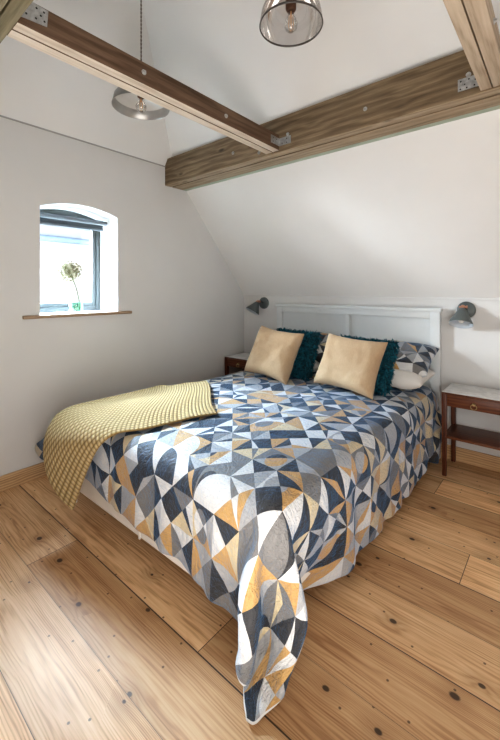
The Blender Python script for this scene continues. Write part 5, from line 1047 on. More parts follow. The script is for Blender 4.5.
DUVET_Z = [
    503,-17,-13,-4,12,15,14,12,13,15,14,5,-6,-10,-9,-7,-5,-3,-4,-4,-3,-4,-4,-3,-3,-4,-3,-3,-4,-3,-3,-3,-3,-3,-3,-3,-4,-3,-3,-3,-3,-3,-4,-4,-4,-4,-3,-4,-4,-3,-3,-2,1,4,10,13,14,11,-1,-26,-47,-52,-50,-49,-50,-49,-47,-53,0,0,0,0,-2,
    18,54,-3,-5,-1,0,0,1,0,-1,0,0,1,1,0,1,0,-1,1,0,0,0,1,-1,0,1,-1,0,1,0,0,0,0,0,0,-1,1,0,0,0,0,0,0,1,-1,1,-1,0,1,-1,0,-1,-1,-1,-1,0,0,-1,-5,-8,-3,1,1,-1,0,-2,-6,1,-30,-10,0,0,2,
    28,-5,48,-6,-2,1,0,-1,0,1,-1,1,0,0,1,0,1,1,-1,0,0,0,0,1,-1,0,1,0,-1,0,1,0,0,0,-1,1,0,0,0,0,0,0,1,-1,1,-1,0,1,-1,1,-1,0,-1,-1,-2,1,0,-3,-7,-6,-1,1,-1,0,-2,-2,0,1,-12,-24,-8,0,0,
    39,-4,-6,40,-5,-1,1,0,0,-1,1,-1,1,0,0,2,0,0,0,1,-1,1,-1,0,1,-1,0,0,1,0,-1,0,0,0,1,0,0,0,0,0,0,0,0,0,0,0,1,-1,1,-1,1,-1,-1,-1,-1,-1,0,-2,-8,-6,-1,2,-1,-2,-1,1,1,0,-6,-9,-24,-7,0,
    41,8,3,-2,13,0,0,1,0,-1,0,1,-1,2,1,0,0,0,0,0,0,0,1,-1,0,1,0,0,0,0,0,0,0,0,0,0,0,0,0,0,0,0,0,0,0,1,-1,1,-1,1,-1,1,-1,-2,-2,1,-1,-5,-7,-4,1,-1,-1,-1,1,0,1,1,-2,-5,-14,-23,-4,
    28,12,10,8,4,1,0,1,-1,1,0,-1,1,0,1,1,0,0,0,0,1,-1,0,1,-1,0,0,0,0,0,0,1,0,0,0,0,0,0,0,0,0,0,0,0,1,-1,1,-1,1,-1,1,-1,0,-2,-1,-2,1,-5,-10,-1,1,-2,0,0,0,2,0,0,0,-2,-3,-18,-25,
    9,10,14,14,13,3,0,1,0,-1,0,0,2,-1,2,0,1,-1,1,-1,0,0,0,0,1,0,0,0,0,0,0,-1,1,0,0,0,0,0,0,0,0,0,0,0,0,0,0,1,-1,1,-1,1,-1,0,-3,1,-3,-7,-7,0,-1,-1,-1,2,1,0,1,0,0,0,-1,0,-22,
    -4,5,9,14,17,20,3,-1,1,0,-1,-2,3,1,1,0,0,1,-1,1,-1,1,0,-1,0,0,0,0,0,1,0,0,-1,1,0,0,0,0,0,0,1,-1,0,1,-1,1,-1,0,1,-1,1,0,0,-1,-2,-5,2,-10,-6,1,-1,0,1,0,2,-1,0,0,1,0,0,-2,-1,
    -14,3,3,6,13,20,30,2,1,1,-2,-2,-1,6,1,-1,0,0,0,0,0,0,0,1,0,0,0,0,0,0,0,0,1,-1,0,0,0,0,0,0,0,1,-1,0,1,-1,1,0,-1,1,0,-1,1,0,-2,-4,-2,-11,-1,-2,0,0,2,1,-1,1,0,0,-1,-1,-2,-2,-4,
    -14,0,0,2,3,7,17,43,6,0,-5,0,0,0,1,2,1,-1,1,0,1,0,0,1,0,0,1,0,1,-1,0,1,0,0,0,0,0,0,1,0,-1,0,1,0,0,0,0,0,0,0,0,0,0,0,0,-8,-1,-13,1,-1,1,0,1,1,0,-1,-1,-1,-4,-4,-4,-8,-4,
    -12,-1,2,-1,-1,1,2,7,46,3,4,2,-2,0,1,1,0,1,1,-2,0,1,3,0,0,1,0,1,0,0,1,1,0,0,1,1,0,1,-1,1,0,0,1,0,0,1,1,-1,2,0,0,1,-1,1,0,-4,-10,-6,-3,2,-1,4,-1,-1,-2,-2,-5,-6,-6,-7,-8,-5,-6,
    -4,3,0,2,2,1,1,1,-4,23,7,0,-1,0,1,2,1,2,0,3,1,1,-2,2,2,0,0,0,1,2,1,-1,0,2,0,0,1,0,2,0,2,1,-1,0,2,0,-2,2,1,1,1,0,1,1,0,4,-17,-2,-1,0,5,-2,-3,-5,-7,-8,-7,-8,-5,-5,-2,-2,-2,
    2,-1,1,0,0,0,1,1,-3,4,6,0,2,-1,1,-1,0,1,2,1,1,0,2,1,-1,1,3,1,0,0,1,1,2,1,2,0,0,2,1,2,-1,2,2,0,1,2,2,-1,0,0,1,2,1,1,2,-1,-10,7,3,1,-7,-9,-9,-10,-7,-6,-4,-2,-2,0,-1,0,0,
    1,1,0,0,0,0,-1,-1,1,-3,0,3,5,2,-1,-1,1,-1,-4,1,-1,1,3,-1,4,-2,-6,1,0,1,0,4,1,0,0,4,-2,1,1,0,3,-1,0,3,-1,1,2,2,1,0,-1,0,3,1,2,2,3,0,-5,-4,-12,-8,-6,-2,-2,0,0,0,0,-1,0,0,1,
    2,0,0,0,0,0,0,0,-2,0,-1,1,2,7,-3,5,-1,1,-5,1,2,-3,2,-1,-1,0,-6,-1,-1,1,1,-6,3,5,4,-2,1,1,0,3,0,1,-1,-2,1,-1,-1,2,0,1,-2,1,-1,-1,2,1,3,0,0,-14,-2,-1,1,-1,0,0,-1,0,-1,1,0,0,-1,
    3,-1,0,0,0,-1,0,-1,0,1,-1,-3,2,4,6,-5,4,-5,5,0,1,8,-4,-1,-3,-1,5,-2,-3,0,0,5,-1,0,-5,4,-2,-2,2,-4,1,4,-2,2,-2,5,-3,2,-2,-4,1,-2,-1,3,-8,0,-1,4,-2,0,0,0,-1,0,1,-1,0,-1,0,-1,0,-1,1,
    2,1,-1,0,-1,1,-2,1,-1,1,-1,-2,5,0,4,-3,-1,2,3,1,1,-5,1,2,4,-1,-4,-1,1,1,-6,4,2,-6,8,-5,7,0,-4,6,-5,-1,1,1,-1,-7,5,3,-1,3,1,-3,3,-7,-5,-3,2,1,0,0,0,0,0,0,-1,0,0,0,0,0,-1,1,-1,
    1,0,0,0,0,-1,2,-2,0,-1,1,-3,-1,1,4,8,-3,-3,3,-3,4,2,-1,3,-6,4,1,0,2,-9,5,-1,-4,6,-3,3,-6,4,3,-6,5,-8,6,-7,6,5,0,-9,4,-2,1,4,-7,-2,3,-4,-1,1,1,1,-1,0,0,0,0,0,0,0,0,0,1,-1,0,
    -1,0,0,0,0,-1,0,1,0,2,0,-2,6,1,-2,-1,-1,7,-3,0,1,-2,4,-2,1,-4,8,-5,-4,7,-4,-3,2,-1,-5,0,4,0,4,1,-4,4,-10,8,0,-2,2,-4,2,3,1,0,-5,-3,-1,2,0,0,-1,0,0,0,0,0,0,0,0,0,0,0,0,0,0,
    -1,-1,0,0,0,2,0,0,1,-3,1,1,0,-3,3,-2,4,-1,4,-1,-1,2,-5,1,3,3,-1,0,0,1,2,-1,-2,-6,2,2,-2,2,-3,0,0,-3,10,-4,0,2,-3,0,-4,4,-1,-4,5,1,-1,-3,-1,0,1,0,0,0,0,0,0,0,0,0,0,0,0,0,0,
    -2,1,1,-1,1,0,0,0,-1,3,-2,3,-5,4,-2,3,0,1,-4,2,-5,4,0,2,0,-3,0,4,5,-6,0,3,2,-1,-2,-7,2,1,-1,5,2,1,-7,4,2,-2,-1,0,-4,0,-5,6,-4,3,-1,1,1,0,0,-1,1,-1,0,0,0,0,0,0,0,0,0,0,0,
    0,-1,0,1,0,0,0,0,1,-1,1,-3,2,-4,-2,2,-2,2,4,-1,-1,-6,8,-3,3,1,2,1,-7,7,-1,2,-1,2,-5,1,-1,0,1,-1,-2,0,5,0,-3,1,1,-1,0,-3,3,-3,3,-4,0,2,0,0,1,0,-1,1,0,-1,0,0,0,0,1,0,-1,0,0,
    -1,1,0,0,0,0,0,0,-1,1,0,0,-3,-2,-1,0,4,-4,1,5,2,-1,-6,7,-5,5,-1,-4,5,-1,2,0,-1,0,5,-1,-1,-3,-4,-2,3,0,3,0,0,-2,1,3,-1,-4,0,-5,3,3,2,-2,0,1,-2,1,0,0,0,1,0,0,0,0,-1,0,0,0,0,
    0,0,0,0,0,0,0,0,1,-1,0,2,-4,-2,-2,-3,4,6,-4,-2,4,3,0,-3,2,0,-1,6,-2,-2,0,-1,1,2,-2,4,-1,-4,4,-1,-5,7,-6,1,-4,2,1,-2,4,-1,-2,4,-2,2,-1,0,-1,-1,0,0,0,0,0,0,0,0,0,0,0,0,0,0,0,
    0,0,0,0,0,0,0,0,-1,2,-2,-7,6,-4,3,-2,3,-1,4,0,1,0,3,-2,1,-1,-1,1,2,-1,-1,-2,3,-2,4,-6,4,-3,-5,1,4,-2,3,-1,3,-2,-1,1,-4,2,-2,1,1,1,-1,0,0,0,0,0,0,0,0,0,0,0,0,0,0,0,0,0,0,
    0,0,0,0,0,0,0,1,0,-2,1,-1,-5,6,-3,6,-7,5,3,-1,0,-1,3,1,1,1,-4,-2,3,-3,4,-6,-2,5,1,2,-7,3,2,-1,-3,3,4,-1,-2,-3,-2,2,3,-2,1,2,-3,-2,0,0,1,-1,0,0,0,0,0,0,0,-1,1,0,0,0,0,0,0,
    0,0,0,0,0,0,0,-1,1,1,0,0,1,-6,4,1,4,0,-4,1,1,4,-6,2,-2,3,4,-7,0,3,-5,2,3,-3,-2,-1,3,1,-4,1,6,-2,-1,0,-3,5,-5,4,2,1,-1,-1,-3,3,-3,-1,-1,1,0,0,0,0,0,0,0,0,0,0,0,0,0,0,0,
    0,0,0,0,0,0,0,1,-1,0,-1,-3,4,3,2,0,-1,-1,1,3,-2,-3,1,0,3,-11,2,9,-7,-3,2,6,-5,-2,0,3,1,-4,2,0,2,3,-4,0,5,-5,6,-7,-1,2,1,-4,8,-5,0,1,0,-1,0,0,0,0,0,-1,1,0,-1,0,0,1,0,0,0,
    0,0,0,0,0,0,0,0,0,0,0,5,-4,5,-3,-1,3,-1,-1,0,-1,-4,3,0,-3,1,2,-3,1,-1,2,-5,4,-1,1,-3,3,0,5,0,-6,1,3,-2,1,-3,-1,6,0,0,1,2,-3,-1,-3,0,0,0,1,-1,1,0,-1,1,-1,1,0,0,0,0,0,0,0,
    0,0,0,0,0,0,0,0,0,0,1,2,1,-2,5,-4,0,-2,0,0,-2,2,-4,-2,-1,2,-3,0,5,3,-1,2,-5,1,0,-1,3,0,0,-1,0,0,-2,5,-4,6,-7,-1,2,-4,5,1,-4,1,4,-2,1,0,-1,1,0,0,0,0,0,0,0,0,0,0,0,0,0,
    0,0,0,0,0,0,0,0,0,0,0,3,2,0,-2,-2,-1,1,1,1,-3,-2,0,-1,-3,5,1,-2,-1,-3,0,-1,4,1,-1,3,-1,3,-2,-2,5,-7,3,0,1,-5,7,-5,1,5,-1,-4,2,0,0,0,0,-1,1,0,-1,0,1,0,0,0,0,0,1,-1,0,0,0,
    0,0,0,0,0,0,0,0,0,0,0,5,-3,5,-5,0,-1,-3,-2,-1,2,1,2,-4,7,-6,-1,4,-8,5,4,0,-1,-5,3,-1,-1,5,1,3,-6,1,-3,2,-1,5,-5,0,-3,1,-1,1,1,3,-2,2,0,-1,0,1,0,0,0,0,0,0,0,0,-1,1,0,0,0,
    1,-1,0,1,-1,0,0,0,0,0,1,-1,4,-5,1,1,-5,2,4,0,-4,1,-3,1,-1,2,0,0,2,0,0,-2,0,5,-4,4,-2,-2,3,-6,3,-3,4,-3,4,0,-4,7,-6,-3,-1,4,-1,0,4,0,-1,1,0,-1,0,0,0,0,0,0,0,0,0,0,0,0,0,
    0,1,0,-1,1,-1,1,-1,0,0,0,5,-1,-4,0,-2,2,0,-5,-2,10,-1,1,-4,2,3,-2,2,0,-1,-7,5,-2,1,-2,0,-3,2,-1,4,-1,4,-3,0,-2,-1,6,-2,-1,3,0,-4,4,-1,-1,-2,1,0,0,0,0,0,0,0,0,0,0,0,0,-1,1,0,0,
    0,0,0,0,0,1,-1,-1,1,0,-1,1,-3,6,-6,4,-1,-2,1,3,-4,2,-5,5,-1,2,2,0,3,-4,-3,-1,1,-1,-3,2,2,-1,-3,4,-4,0,5,1,-2,5,-2,-1,1,0,-1,-2,-2,-1,4,0,0,-1,1,0,1,-1,0,0,0,0,0,0,0,1,-1,0,0,
    0,0,0,0,0,0,0,1,-1,1,0,3,0,-4,1,2,-2,-2,3,-1,-4,4,5,-2,-2,-5,1,3,0,-3,2,-5,1,-2,10,-5,-2,-2,2,-5,6,2,-1,-6,5,-5,5,4,6,-8,0,0,2,-3,-1,2,0,1,-1,0,-1,1,0,0,0,0,0,0,0,0,0,0,0,
    1,-1,0,0,0,0,1,0,1,-2,0,5,1,-4,5,-2,2,3,-6,0,1,-2,-6,0,2,-1,2,-5,6,3,0,-1,-6,2,-4,2,0,0,-5,7,-1,-4,-2,3,2,3,-1,1,-4,7,-4,2,-3,0,-1,3,0,0,0,0,1,-1,0,0,0,0,0,0,1,-1,0,0,0,
    0,1,0,0,0,0,-1,0,0,1,4,0,-5,5,-4,-1,5,-1,1,-4,3,-5,7,-3,-5,1,-3,5,-4,3,0,0,-1,0,0,2,0,-4,3,-8,2,3,-2,5,-8,1,4,-4,9,-2,-1,-2,0,1,1,0,1,0,0,0,0,1,0,-1,1,0,0,0,-1,0,0,0,0,
    0,0,0,0,0,0,0,1,1,-2,-1,0,0,-2,5,6,-3,-2,2,-3,-2,2,-3,-1,1,-1,4,-4,2,-2,-1,-2,4,2,1,-6,0,-1,1,4,2,1,-6,-3,3,-1,-3,4,1,0,1,1,-2,-3,3,3,0,-1,1,0,-1,0,0,1,-1,0,0,0,0,0,0,0,0,
    0,0,0,0,0,0,1,0,-1,0,-3,6,1,-3,-1,-3,1,7,-2,-2,2,-2,1,4,-2,-5,-1,-3,2,2,7,-2,3,-7,-1,6,-2,0,-3,2,-5,2,5,-4,1,-1,0,-3,2,-4,7,-4,1,0,2,-1,0,0,0,0,0,0,0,0,0,0,0,0,0,0,0,0,0,
    0,0,0,0,0,0,0,0,-1,0,5,-7,1,2,2,-3,4,-5,3,3,-3,1,-3,5,-6,9,-7,5,-4,3,-2,4,-5,3,0,-5,6,-4,1,-5,3,-3,3,-1,0,-3,6,-2,-4,4,-2,1,0,-3,3,1,0,1,-1,0,0,0,0,0,0,0,0,0,0,0,0,0,1,
    0,0,0,0,0,0,0,-1,1,0,-4,0,-1,5,-8,7,-6,4,-2,4,0,-1,6,-3,5,-6,4,-8,7,-1,-3,-1,-3,5,-2,2,-3,8,-3,2,0,2,-4,0,3,-3,-4,9,-1,-2,-3,-1,-3,9,-5,0,0,-2,1,0,0,0,0,0,0,0,0,0,0,0,0,0,0,
    0,0,0,0,0,0,0,0,0,-1,0,-3,2,2,1,-6,6,-4,3,-1,-4,6,-3,4,-2,6,-7,4,-8,-1,7,1,-1,-9,3,1,7,-2,-2,4,-1,-4,6,5,-10,6,2,-6,-1,2,4,-4,2,-4,0,-1,0,1,0,0,0,0,0,0,0,0,0,0,0,0,0,1,-1,
    0,0,0,0,0,0,-1,1,-1,1,1,-3,5,-6,0,2,-6,3,4,-4,2,1,-2,3,6,-8,3,2,-2,2,-10,2,-1,6,-4,2,-3,2,4,-3,4,-1,3,-4,4,-2,-3,6,2,-2,-4,4,-4,1,-1,-1,0,0,1,-1,1,-1,0,0,0,0,0,0,0,0,0,0,0,
    0,0,0,0,0,0,0,-1,0,3,-3,0,-3,-1,3,-5,2,1,1,4,-1,-8,7,-6,5,0,1,-2,1,-4,8,-2,-2,-1,0,1,-1,4,2,-1,-2,2,0,0,1,2,-2,0,-6,5,-3,0,1,-4,3,1,-1,1,0,0,0,1,0,0,0,-1,0,0,0,0,1,-1,0,
    0,0,0,0,0,0,0,0,0,-3,3,-1,-4,6,-6,5,0,1,-3,0,0,1,1,-3,-3,7,-2,-3,4,2,-9,-1,6,2,0,0,5,-5,-4,2,5,0,-5,3,-1,2,-2,0,2,-3,-2,4,-4,6,-4,1,1,0,-1,1,-1,0,0,0,0,1,-1,0,0,1,-1,0,0,
    0,0,0,0,0,-1,1,0,0,1,-2,-4,3,-4,5,5,-1,0,-4,-3,3,1,-3,-2,1,-2,2,4,0,-1,4,-2,-3,-3,5,1,-1,-2,3,4,-2,1,4,-4,-1,-2,4,-9,1,1,1,-4,9,-3,-1,1,-1,0,0,0,0,0,0,0,0,0,1,0,0,-1,0,0,0,
    0,0,0,0,-1,1,-1,0,1,0,-1,1,-1,-3,5,-6,3,-2,5,1,-1,-3,-3,5,-7,3,4,-2,1,0,-1,-1,2,4,3,-5,-4,6,0,1,-2,4,-8,7,-3,0,-5,3,-4,0,5,-1,-1,-1,3,-2,0,1,-1,1,0,0,0,0,0,0,0,0,0,0,0,0,1,
    0,0,0,0,0,0,0,0,0,0,0,-2,-1,5,-4,3,-3,3,0,-2,1,5,-7,-3,-1,3,5,4,-3,3,-1,-1,-2,1,-3,2,6,-5,-1,-1,-4,2,2,1,1,-1,4,-4,2,-5,-3,9,-1,-1,-3,0,1,0,0,-1,0,0,0,0,0,0,0,0,0,0,0,0,-1,
    0,0,0,0,0,0,1,0,-1,0,2,4,-1,-7,0,2,0,-3,-1,6,1,-2,-1,-1,4,-5,-1,7,0,-4,-1,3,1,1,1,2,-7,-1,-1,-1,5,-1,1,-7,4,4,-2,-6,-2,3,2,0,1,3,-1,-1,0,0,0,1,0,-1,0,0,0,0,0,0,0,1,0,0,0,
    0,0,0,0,0,0,0,0,0,1,-2,0,0,6,-2,-6,-3,4,0,-3,4,0,2,0,-1,2,-1,-3,6,2,0,1,0,-2,0,-3,0,1,-1,0,-1,-8,2,4,2,-3,-3,6,2,-4,2,4,-2,1,-2,-2,0,1,-1,0,0,1,-1,0,0,0,0,1,0,-1,0,0,0,
    0,0,0,0,1,0,-1,0,0,-1,1,6,-2,-2,-1,-6,6,-8,1,9,-4,-1,2,2,0,1,-2,-4,0,5,4,-1,1,-3,-1,1,-1,-3,0,-1,-2,3,-4,3,-2,-2,1,2,-1,2,4,-1,5,-6,0,0,0,0,1,-1,0,0,1,0,0,0,-1,0,0,0,0,0,0,
    0,0,0,0,0,0,0,1,0,-1,5,-1,5,-7,0,0,-6,2,1,-3,3,3,3,-4,-3,-1,3,-1,2,-3,-1,4,-1,4,-5,-2,2,-1,5,-5,-2,1,-2,-5,2,0,7,-1,-3,4,-2,0,1,3,1,-2,0,0,0,0,0,0,0,0,0,-1,1,0,0,0,0,0,0,
    0,0,0,0,0,0,0,0,-1,2,-3,-1,1,5,-4,1,-1,1,2,-1,-3,-1,3,-2,4,3,-6,3,-2,0,1,-2,4,-4,0,4,-3,6,-10,2,1,-6,3,6,-1,-4,0,-4,3,2,5,-2,-2,8,-7,0,1,-2,0,1,0,0,0,0,0,1,0,-1,0,0,0,0,0,
    0,0,0,0,0,0,0,0,1,-2,-2,1,4,0,-1,1,1,2,-7,1,-2,1,0,5,-4,-3,8,-7,-1,2,7,-3,1,-2,-1,-4,6,0,2,-4,-3,4,4,-8,-1,6,-9,10,1,-5,-4,-1,3,3,4,-3,-2,1,1,-1,0,0,0,0,0,0,0,0,0,0,0,0,0,
    0,0,0,0,0,0,0,0,0,-1,2,-4,-3,3,7,0,2,-4,-1,-4,5,-5,-5,5,8,-2,-2,2,0,-2,-5,6,-3,-1,6,-3,3,-3,7,-1,-4,3,-6,0,1,0,2,-4,-2,3,3,1,1,-7,1,1,1,-2,0,1,0,0,0,0,0,0,0,0,0,0,0,0,0,
    0,0,0,0,0,0,1,-1,1,0,-2,0,2,-4,1,2,1,2,-3,1,-4,-2,5,-4,0,5,-4,6,-6,7,-2,2,-3,0,-3,9,-6,5,-5,0,4,-2,1,-2,0,-1,6,-1,1,-2,-7,2,-3,6,-3,0,0,0,0,0,0,0,0,0,0,0,0,0,0,0,0,0,0,
    0,0,0,0,0,0,0,0,0,0,0,1,-4,4,-2,3,-3,-1,2,0,-3,3,-2,0,0,5,3,-5,3,-4,2,-1,0,6,-4,-3,0,-1,3,4,-1,-4,3,1,-1,-3,-2,2,0,1,-1,-1,1,-6,5,0,-1,1,0,-1,1,0,0,0,0,0,0,0,0,0,0,0,0,
    0,0,0,0,0,0,0,0,0,0,0,-3,4,2,-2,1,0,-4,0,-2,-1,3,2,2,-2,-1,-3,4,0,2,-4,1,3,-7,10,-3,4,-3,0,-3,5,0,-7,4,2,-4,0,0,-1,-4,3,2,0,-2,0,2,0,0,0,0,0,0,0,0,0,0,0,0,0,0,0,0,1,
    0,0,0,0,0,0,0,0,0,0,1,2,-2,-4,8,-6,-3,-2,4,-2,3,-1,-1,0,2,2,-2,3,1,-7,3,3,-2,5,-10,5,-2,-1,3,5,-4,1,1,1,-7,7,-6,-1,-1,1,4,-8,4,5,-2,0,0,0,0,0,0,0,0,0,0,0,0,0,0,1,0,0,-1,
    0,0,0,0,0,0,-1,1,-1,1,0,0,-4,6,-1,0,-2,0,-6,2,3,3,2,0,0,-6,6,-5,-2,5,0,-5,6,-3,5,-3,-1,5,-4,-1,1,-3,3,-4,6,-6,4,-2,2,-1,-5,8,-10,3,1,3,1,-1,0,0,0,0,0,0,0,0,0,1,0,-1,0,0,1,
    0,0,0,0,0,0,0,-1,1,-1,0,0,3,2,-4,0,2,-3,4,-1,-2,-1,0,-1,0,1,-2,0,6,-4,4,-4,0,2,-1,-1,1,-1,1,-2,-2,5,-2,0,-4,6,-4,3,-4,5,1,-7,7,-4,4,-2,0,0,0,0,0,0,0,0,0,0,1,-1,0,0,1,0,0,
    -1,1,0,0,0,0,0,0,-1,1,-2,-2,0,1,4,1,-5,7,-8,1,0,6,-5,0,0,-3,4,0,-2,1,3,1,2,1,-4,1,2,-1,2,-5,1,-2,-3,1,7,-6,4,-4,5,-1,2,-1,0,-1,-5,2,-1,1,1,0,0,0,0,1,0,0,-1,1,0,0,-1,0,3,
    0,-1,0,0,0,0,0,1,1,-1,1,-1,-4,-1,-1,7,6,-7,4,-2,3,-9,6,-3,1,2,-8,4,3,2,-1,1,-2,0,5,-5,-3,0,-2,4,-1,-2,5,-3,0,4,-3,0,-3,4,0,2,-1,-7,7,-2,0,0,-1,1,0,1,0,-1,0,1,0,-1,0,0,0,3,1,
    0,0,0,0,0,0,0,-1,0,1,-1,0,4,-5,4,-4,2,1,3,-1,-1,0,-6,6,0,-1,1,-2,-3,-1,1,6,-3,-1,-5,7,2,-3,5,-1,-4,-1,-2,5,-6,1,3,-5,6,-1,1,1,-4,3,-1,0,0,0,0,0,1,-1,0,0,0,0,0,1,0,0,0,1,4,
    0,0,0,0,0,0,0,1,0,-1,0,1,0,-2,-2,1,-1,9,-5,1,-3,2,3,-3,-1,0,2,-4,-1,8,-8,0,-3,4,1,-1,2,2,-4,0,3,2,0,-5,3,-4,2,3,-4,0,2,-2,3,0,-2,1,0,0,0,0,-1,0,0,1,0,0,1,-1,1,0,1,3,7,
    0,0,0,0,0,0,0,-1,0,0,2,-2,-5,9,-5,1,6,-9,5,4,2,-2,-1,-4,-1,4,-1,2,-3,-7,6,-1,-3,-1,2,1,-3,3,-1,-1,0,1,6,0,-2,3,-4,-2,6,-5,-3,3,-2,4,-3,2,0,0,0,0,0,0,0,0,1,-1,0,1,-1,0,3,12,2,
    0,0,0,-1,0,0,0,1,0,2,-3,2,0,-1,-1,5,-7,3,0,2,1,2,-4,8,-4,-1,-4,-3,6,-6,2,-7,8,-7,5,0,-1,-2,3,1,2,2,-7,4,1,1,-3,8,-8,2,-1,1,-2,-1,5,-2,-1,0,0,0,-1,1,1,-1,0,1,0,-1,1,1,29,0,-7,
    0,0,-1,1,0,0,0,0,-1,1,0,0,2,-7,4,1,3,-1,2,-4,3,-1,5,-6,1,-5,4,0,-4,7,-5,1,-3,3,-3,2,0,0,0,1,3,-6,3,-1,5,-5,4,-2,-1,-1,2,-3,3,-1,-3,2,1,1,0,-1,1,0,-1,1,-1,-1,-1,2,1,13,19,-10,-3,
    -1,0,1,0,0,0,0,-1,1,-1,1,-5,0,3,5,-5,1,4,-2,5,-2,1,-2,-3,0,0,-1,1,-1,2,0,-3,-1,0,2,-2,-3,3,-1,4,-4,5,2,-1,-4,8,-4,0,5,-1,-6,0,0,-3,4,-1,-1,0,0,1,0,0,0,-1,0,0,0,-2,-1,60,-46,-2,-3,
    0,0,0,0,0,0,0,0,0,-1,1,-2,-1,2,-1,1,2,-2,2,-3,-3,4,-1,1,2,0,0,1,-3,2,-4,3,-1,-1,-3,1,6,-2,-2,-1,5,2,-5,6,-7,0,2,3,-2,2,-1,0,2,4,-6,-2,0,1,-1,-1,1,-1,0,0,0,-1,0,0,67,-71,-4,-5,0,
    0,0,0,0,0,0,0,0,0,0,1,-2,2,-3,0,0,0,1,2,-2,4,-1,-2,5,-5,0,-2,-1,8,-9,2,5,-4,1,-4,4,-1,1,0,-2,-1,1,4,-5,8,-7,0,1,3,-4,6,-2,-4,2,2,-1,-2,0,1,0,-1,0,0,0,0,1,0,45,-56,-2,-1,0,-3,
    0,0,0,0,0,0,0,0,0,1,-1,0,4,1,-2,-1,4,-1,-2,-3,-3,4,3,-8,5,0,-3,2,0,0,1,-4,4,-6,2,-4,2,6,-1,-1,2,-1,3,-3,-4,3,-1,-4,2,5,-2,-1,7,-4,-3,1,2,-1,-1,0,0,0,0,0,0,0,10,-11,-9,0,0,-1,-1,
    0,0,0,0,0,0,0,1,0,-2,0,7,-6,3,3,-1,-4,3,-2,2,0,-6,0,4,1,-6,3,1,-2,6,-8,1,-4,6,0,-3,2,-1,4,-1,-5,1,1,1,0,-3,2,4,-6,2,-1,3,-1,-2,5,-1,-2,0,0,1,-1,0,0,0,0,3,14,-26,-2,0,1,0,0,
    0,0,0,-1,0,1,0,-1,0,1,0,4,5,-2,-8,4,-4,1,-2,5,-1,4,-5,5,-5,-2,3,3,-1,-4,3,-7,4,-3,4,0,2,-3,-3,1,1,2,-7,2,2,4,-1,-2,6,-5,-4,1,-1,5,-2,1,0,1,-1,-1,0,0,0,1,4,2,-10,-7,0,0,-1,0,0,
    0,0,-1,1,0,-1,1,0,-1,0,2,-2,0,-1,2,-1,2,-3,4,-2,4,-3,4,-6,-1,5,1,-6,1,-3,0,6,-2,0,2,1,-7,4,1,3,0,-7,6,-5,1,3,0,3,-10,2,2,-6,2,4,0,0,1,0,1,-2,0,1,1,2,-1,0,-13,1,0,0,0,0,-1,
    0,-1,1,0,0,0,0,0,1,1,-1,1,-4,5,-2,-2,1,1,0,0,-2,3,-1,4,-2,-5,0,4,-2,-1,5,-1,0,-2,1,-1,3,-5,4,-6,-1,5,-5,5,0,-4,5,-3,6,-7,-2,3,-6,2,3,1,1,0,-2,1,0,0,0,-2,-3,-4,0,-1,0,0,0,0,1,
]
DU_N, DV_N = 73, 77
P = np.stack([np.cumsum(np.cumsum(np.array(a, dtype=np.int64).reshape(DV_N, DU_N), axis=0), axis=1) for a in (DUVET_X, DUVET_Y, DUVET_Z)], axis=2) / 2000.0
def ss(e0, e1, x):
    t = np.clip((x - e0) / (e1 - e0), 0, 1)
    return t * t * (3 - 2 * t)
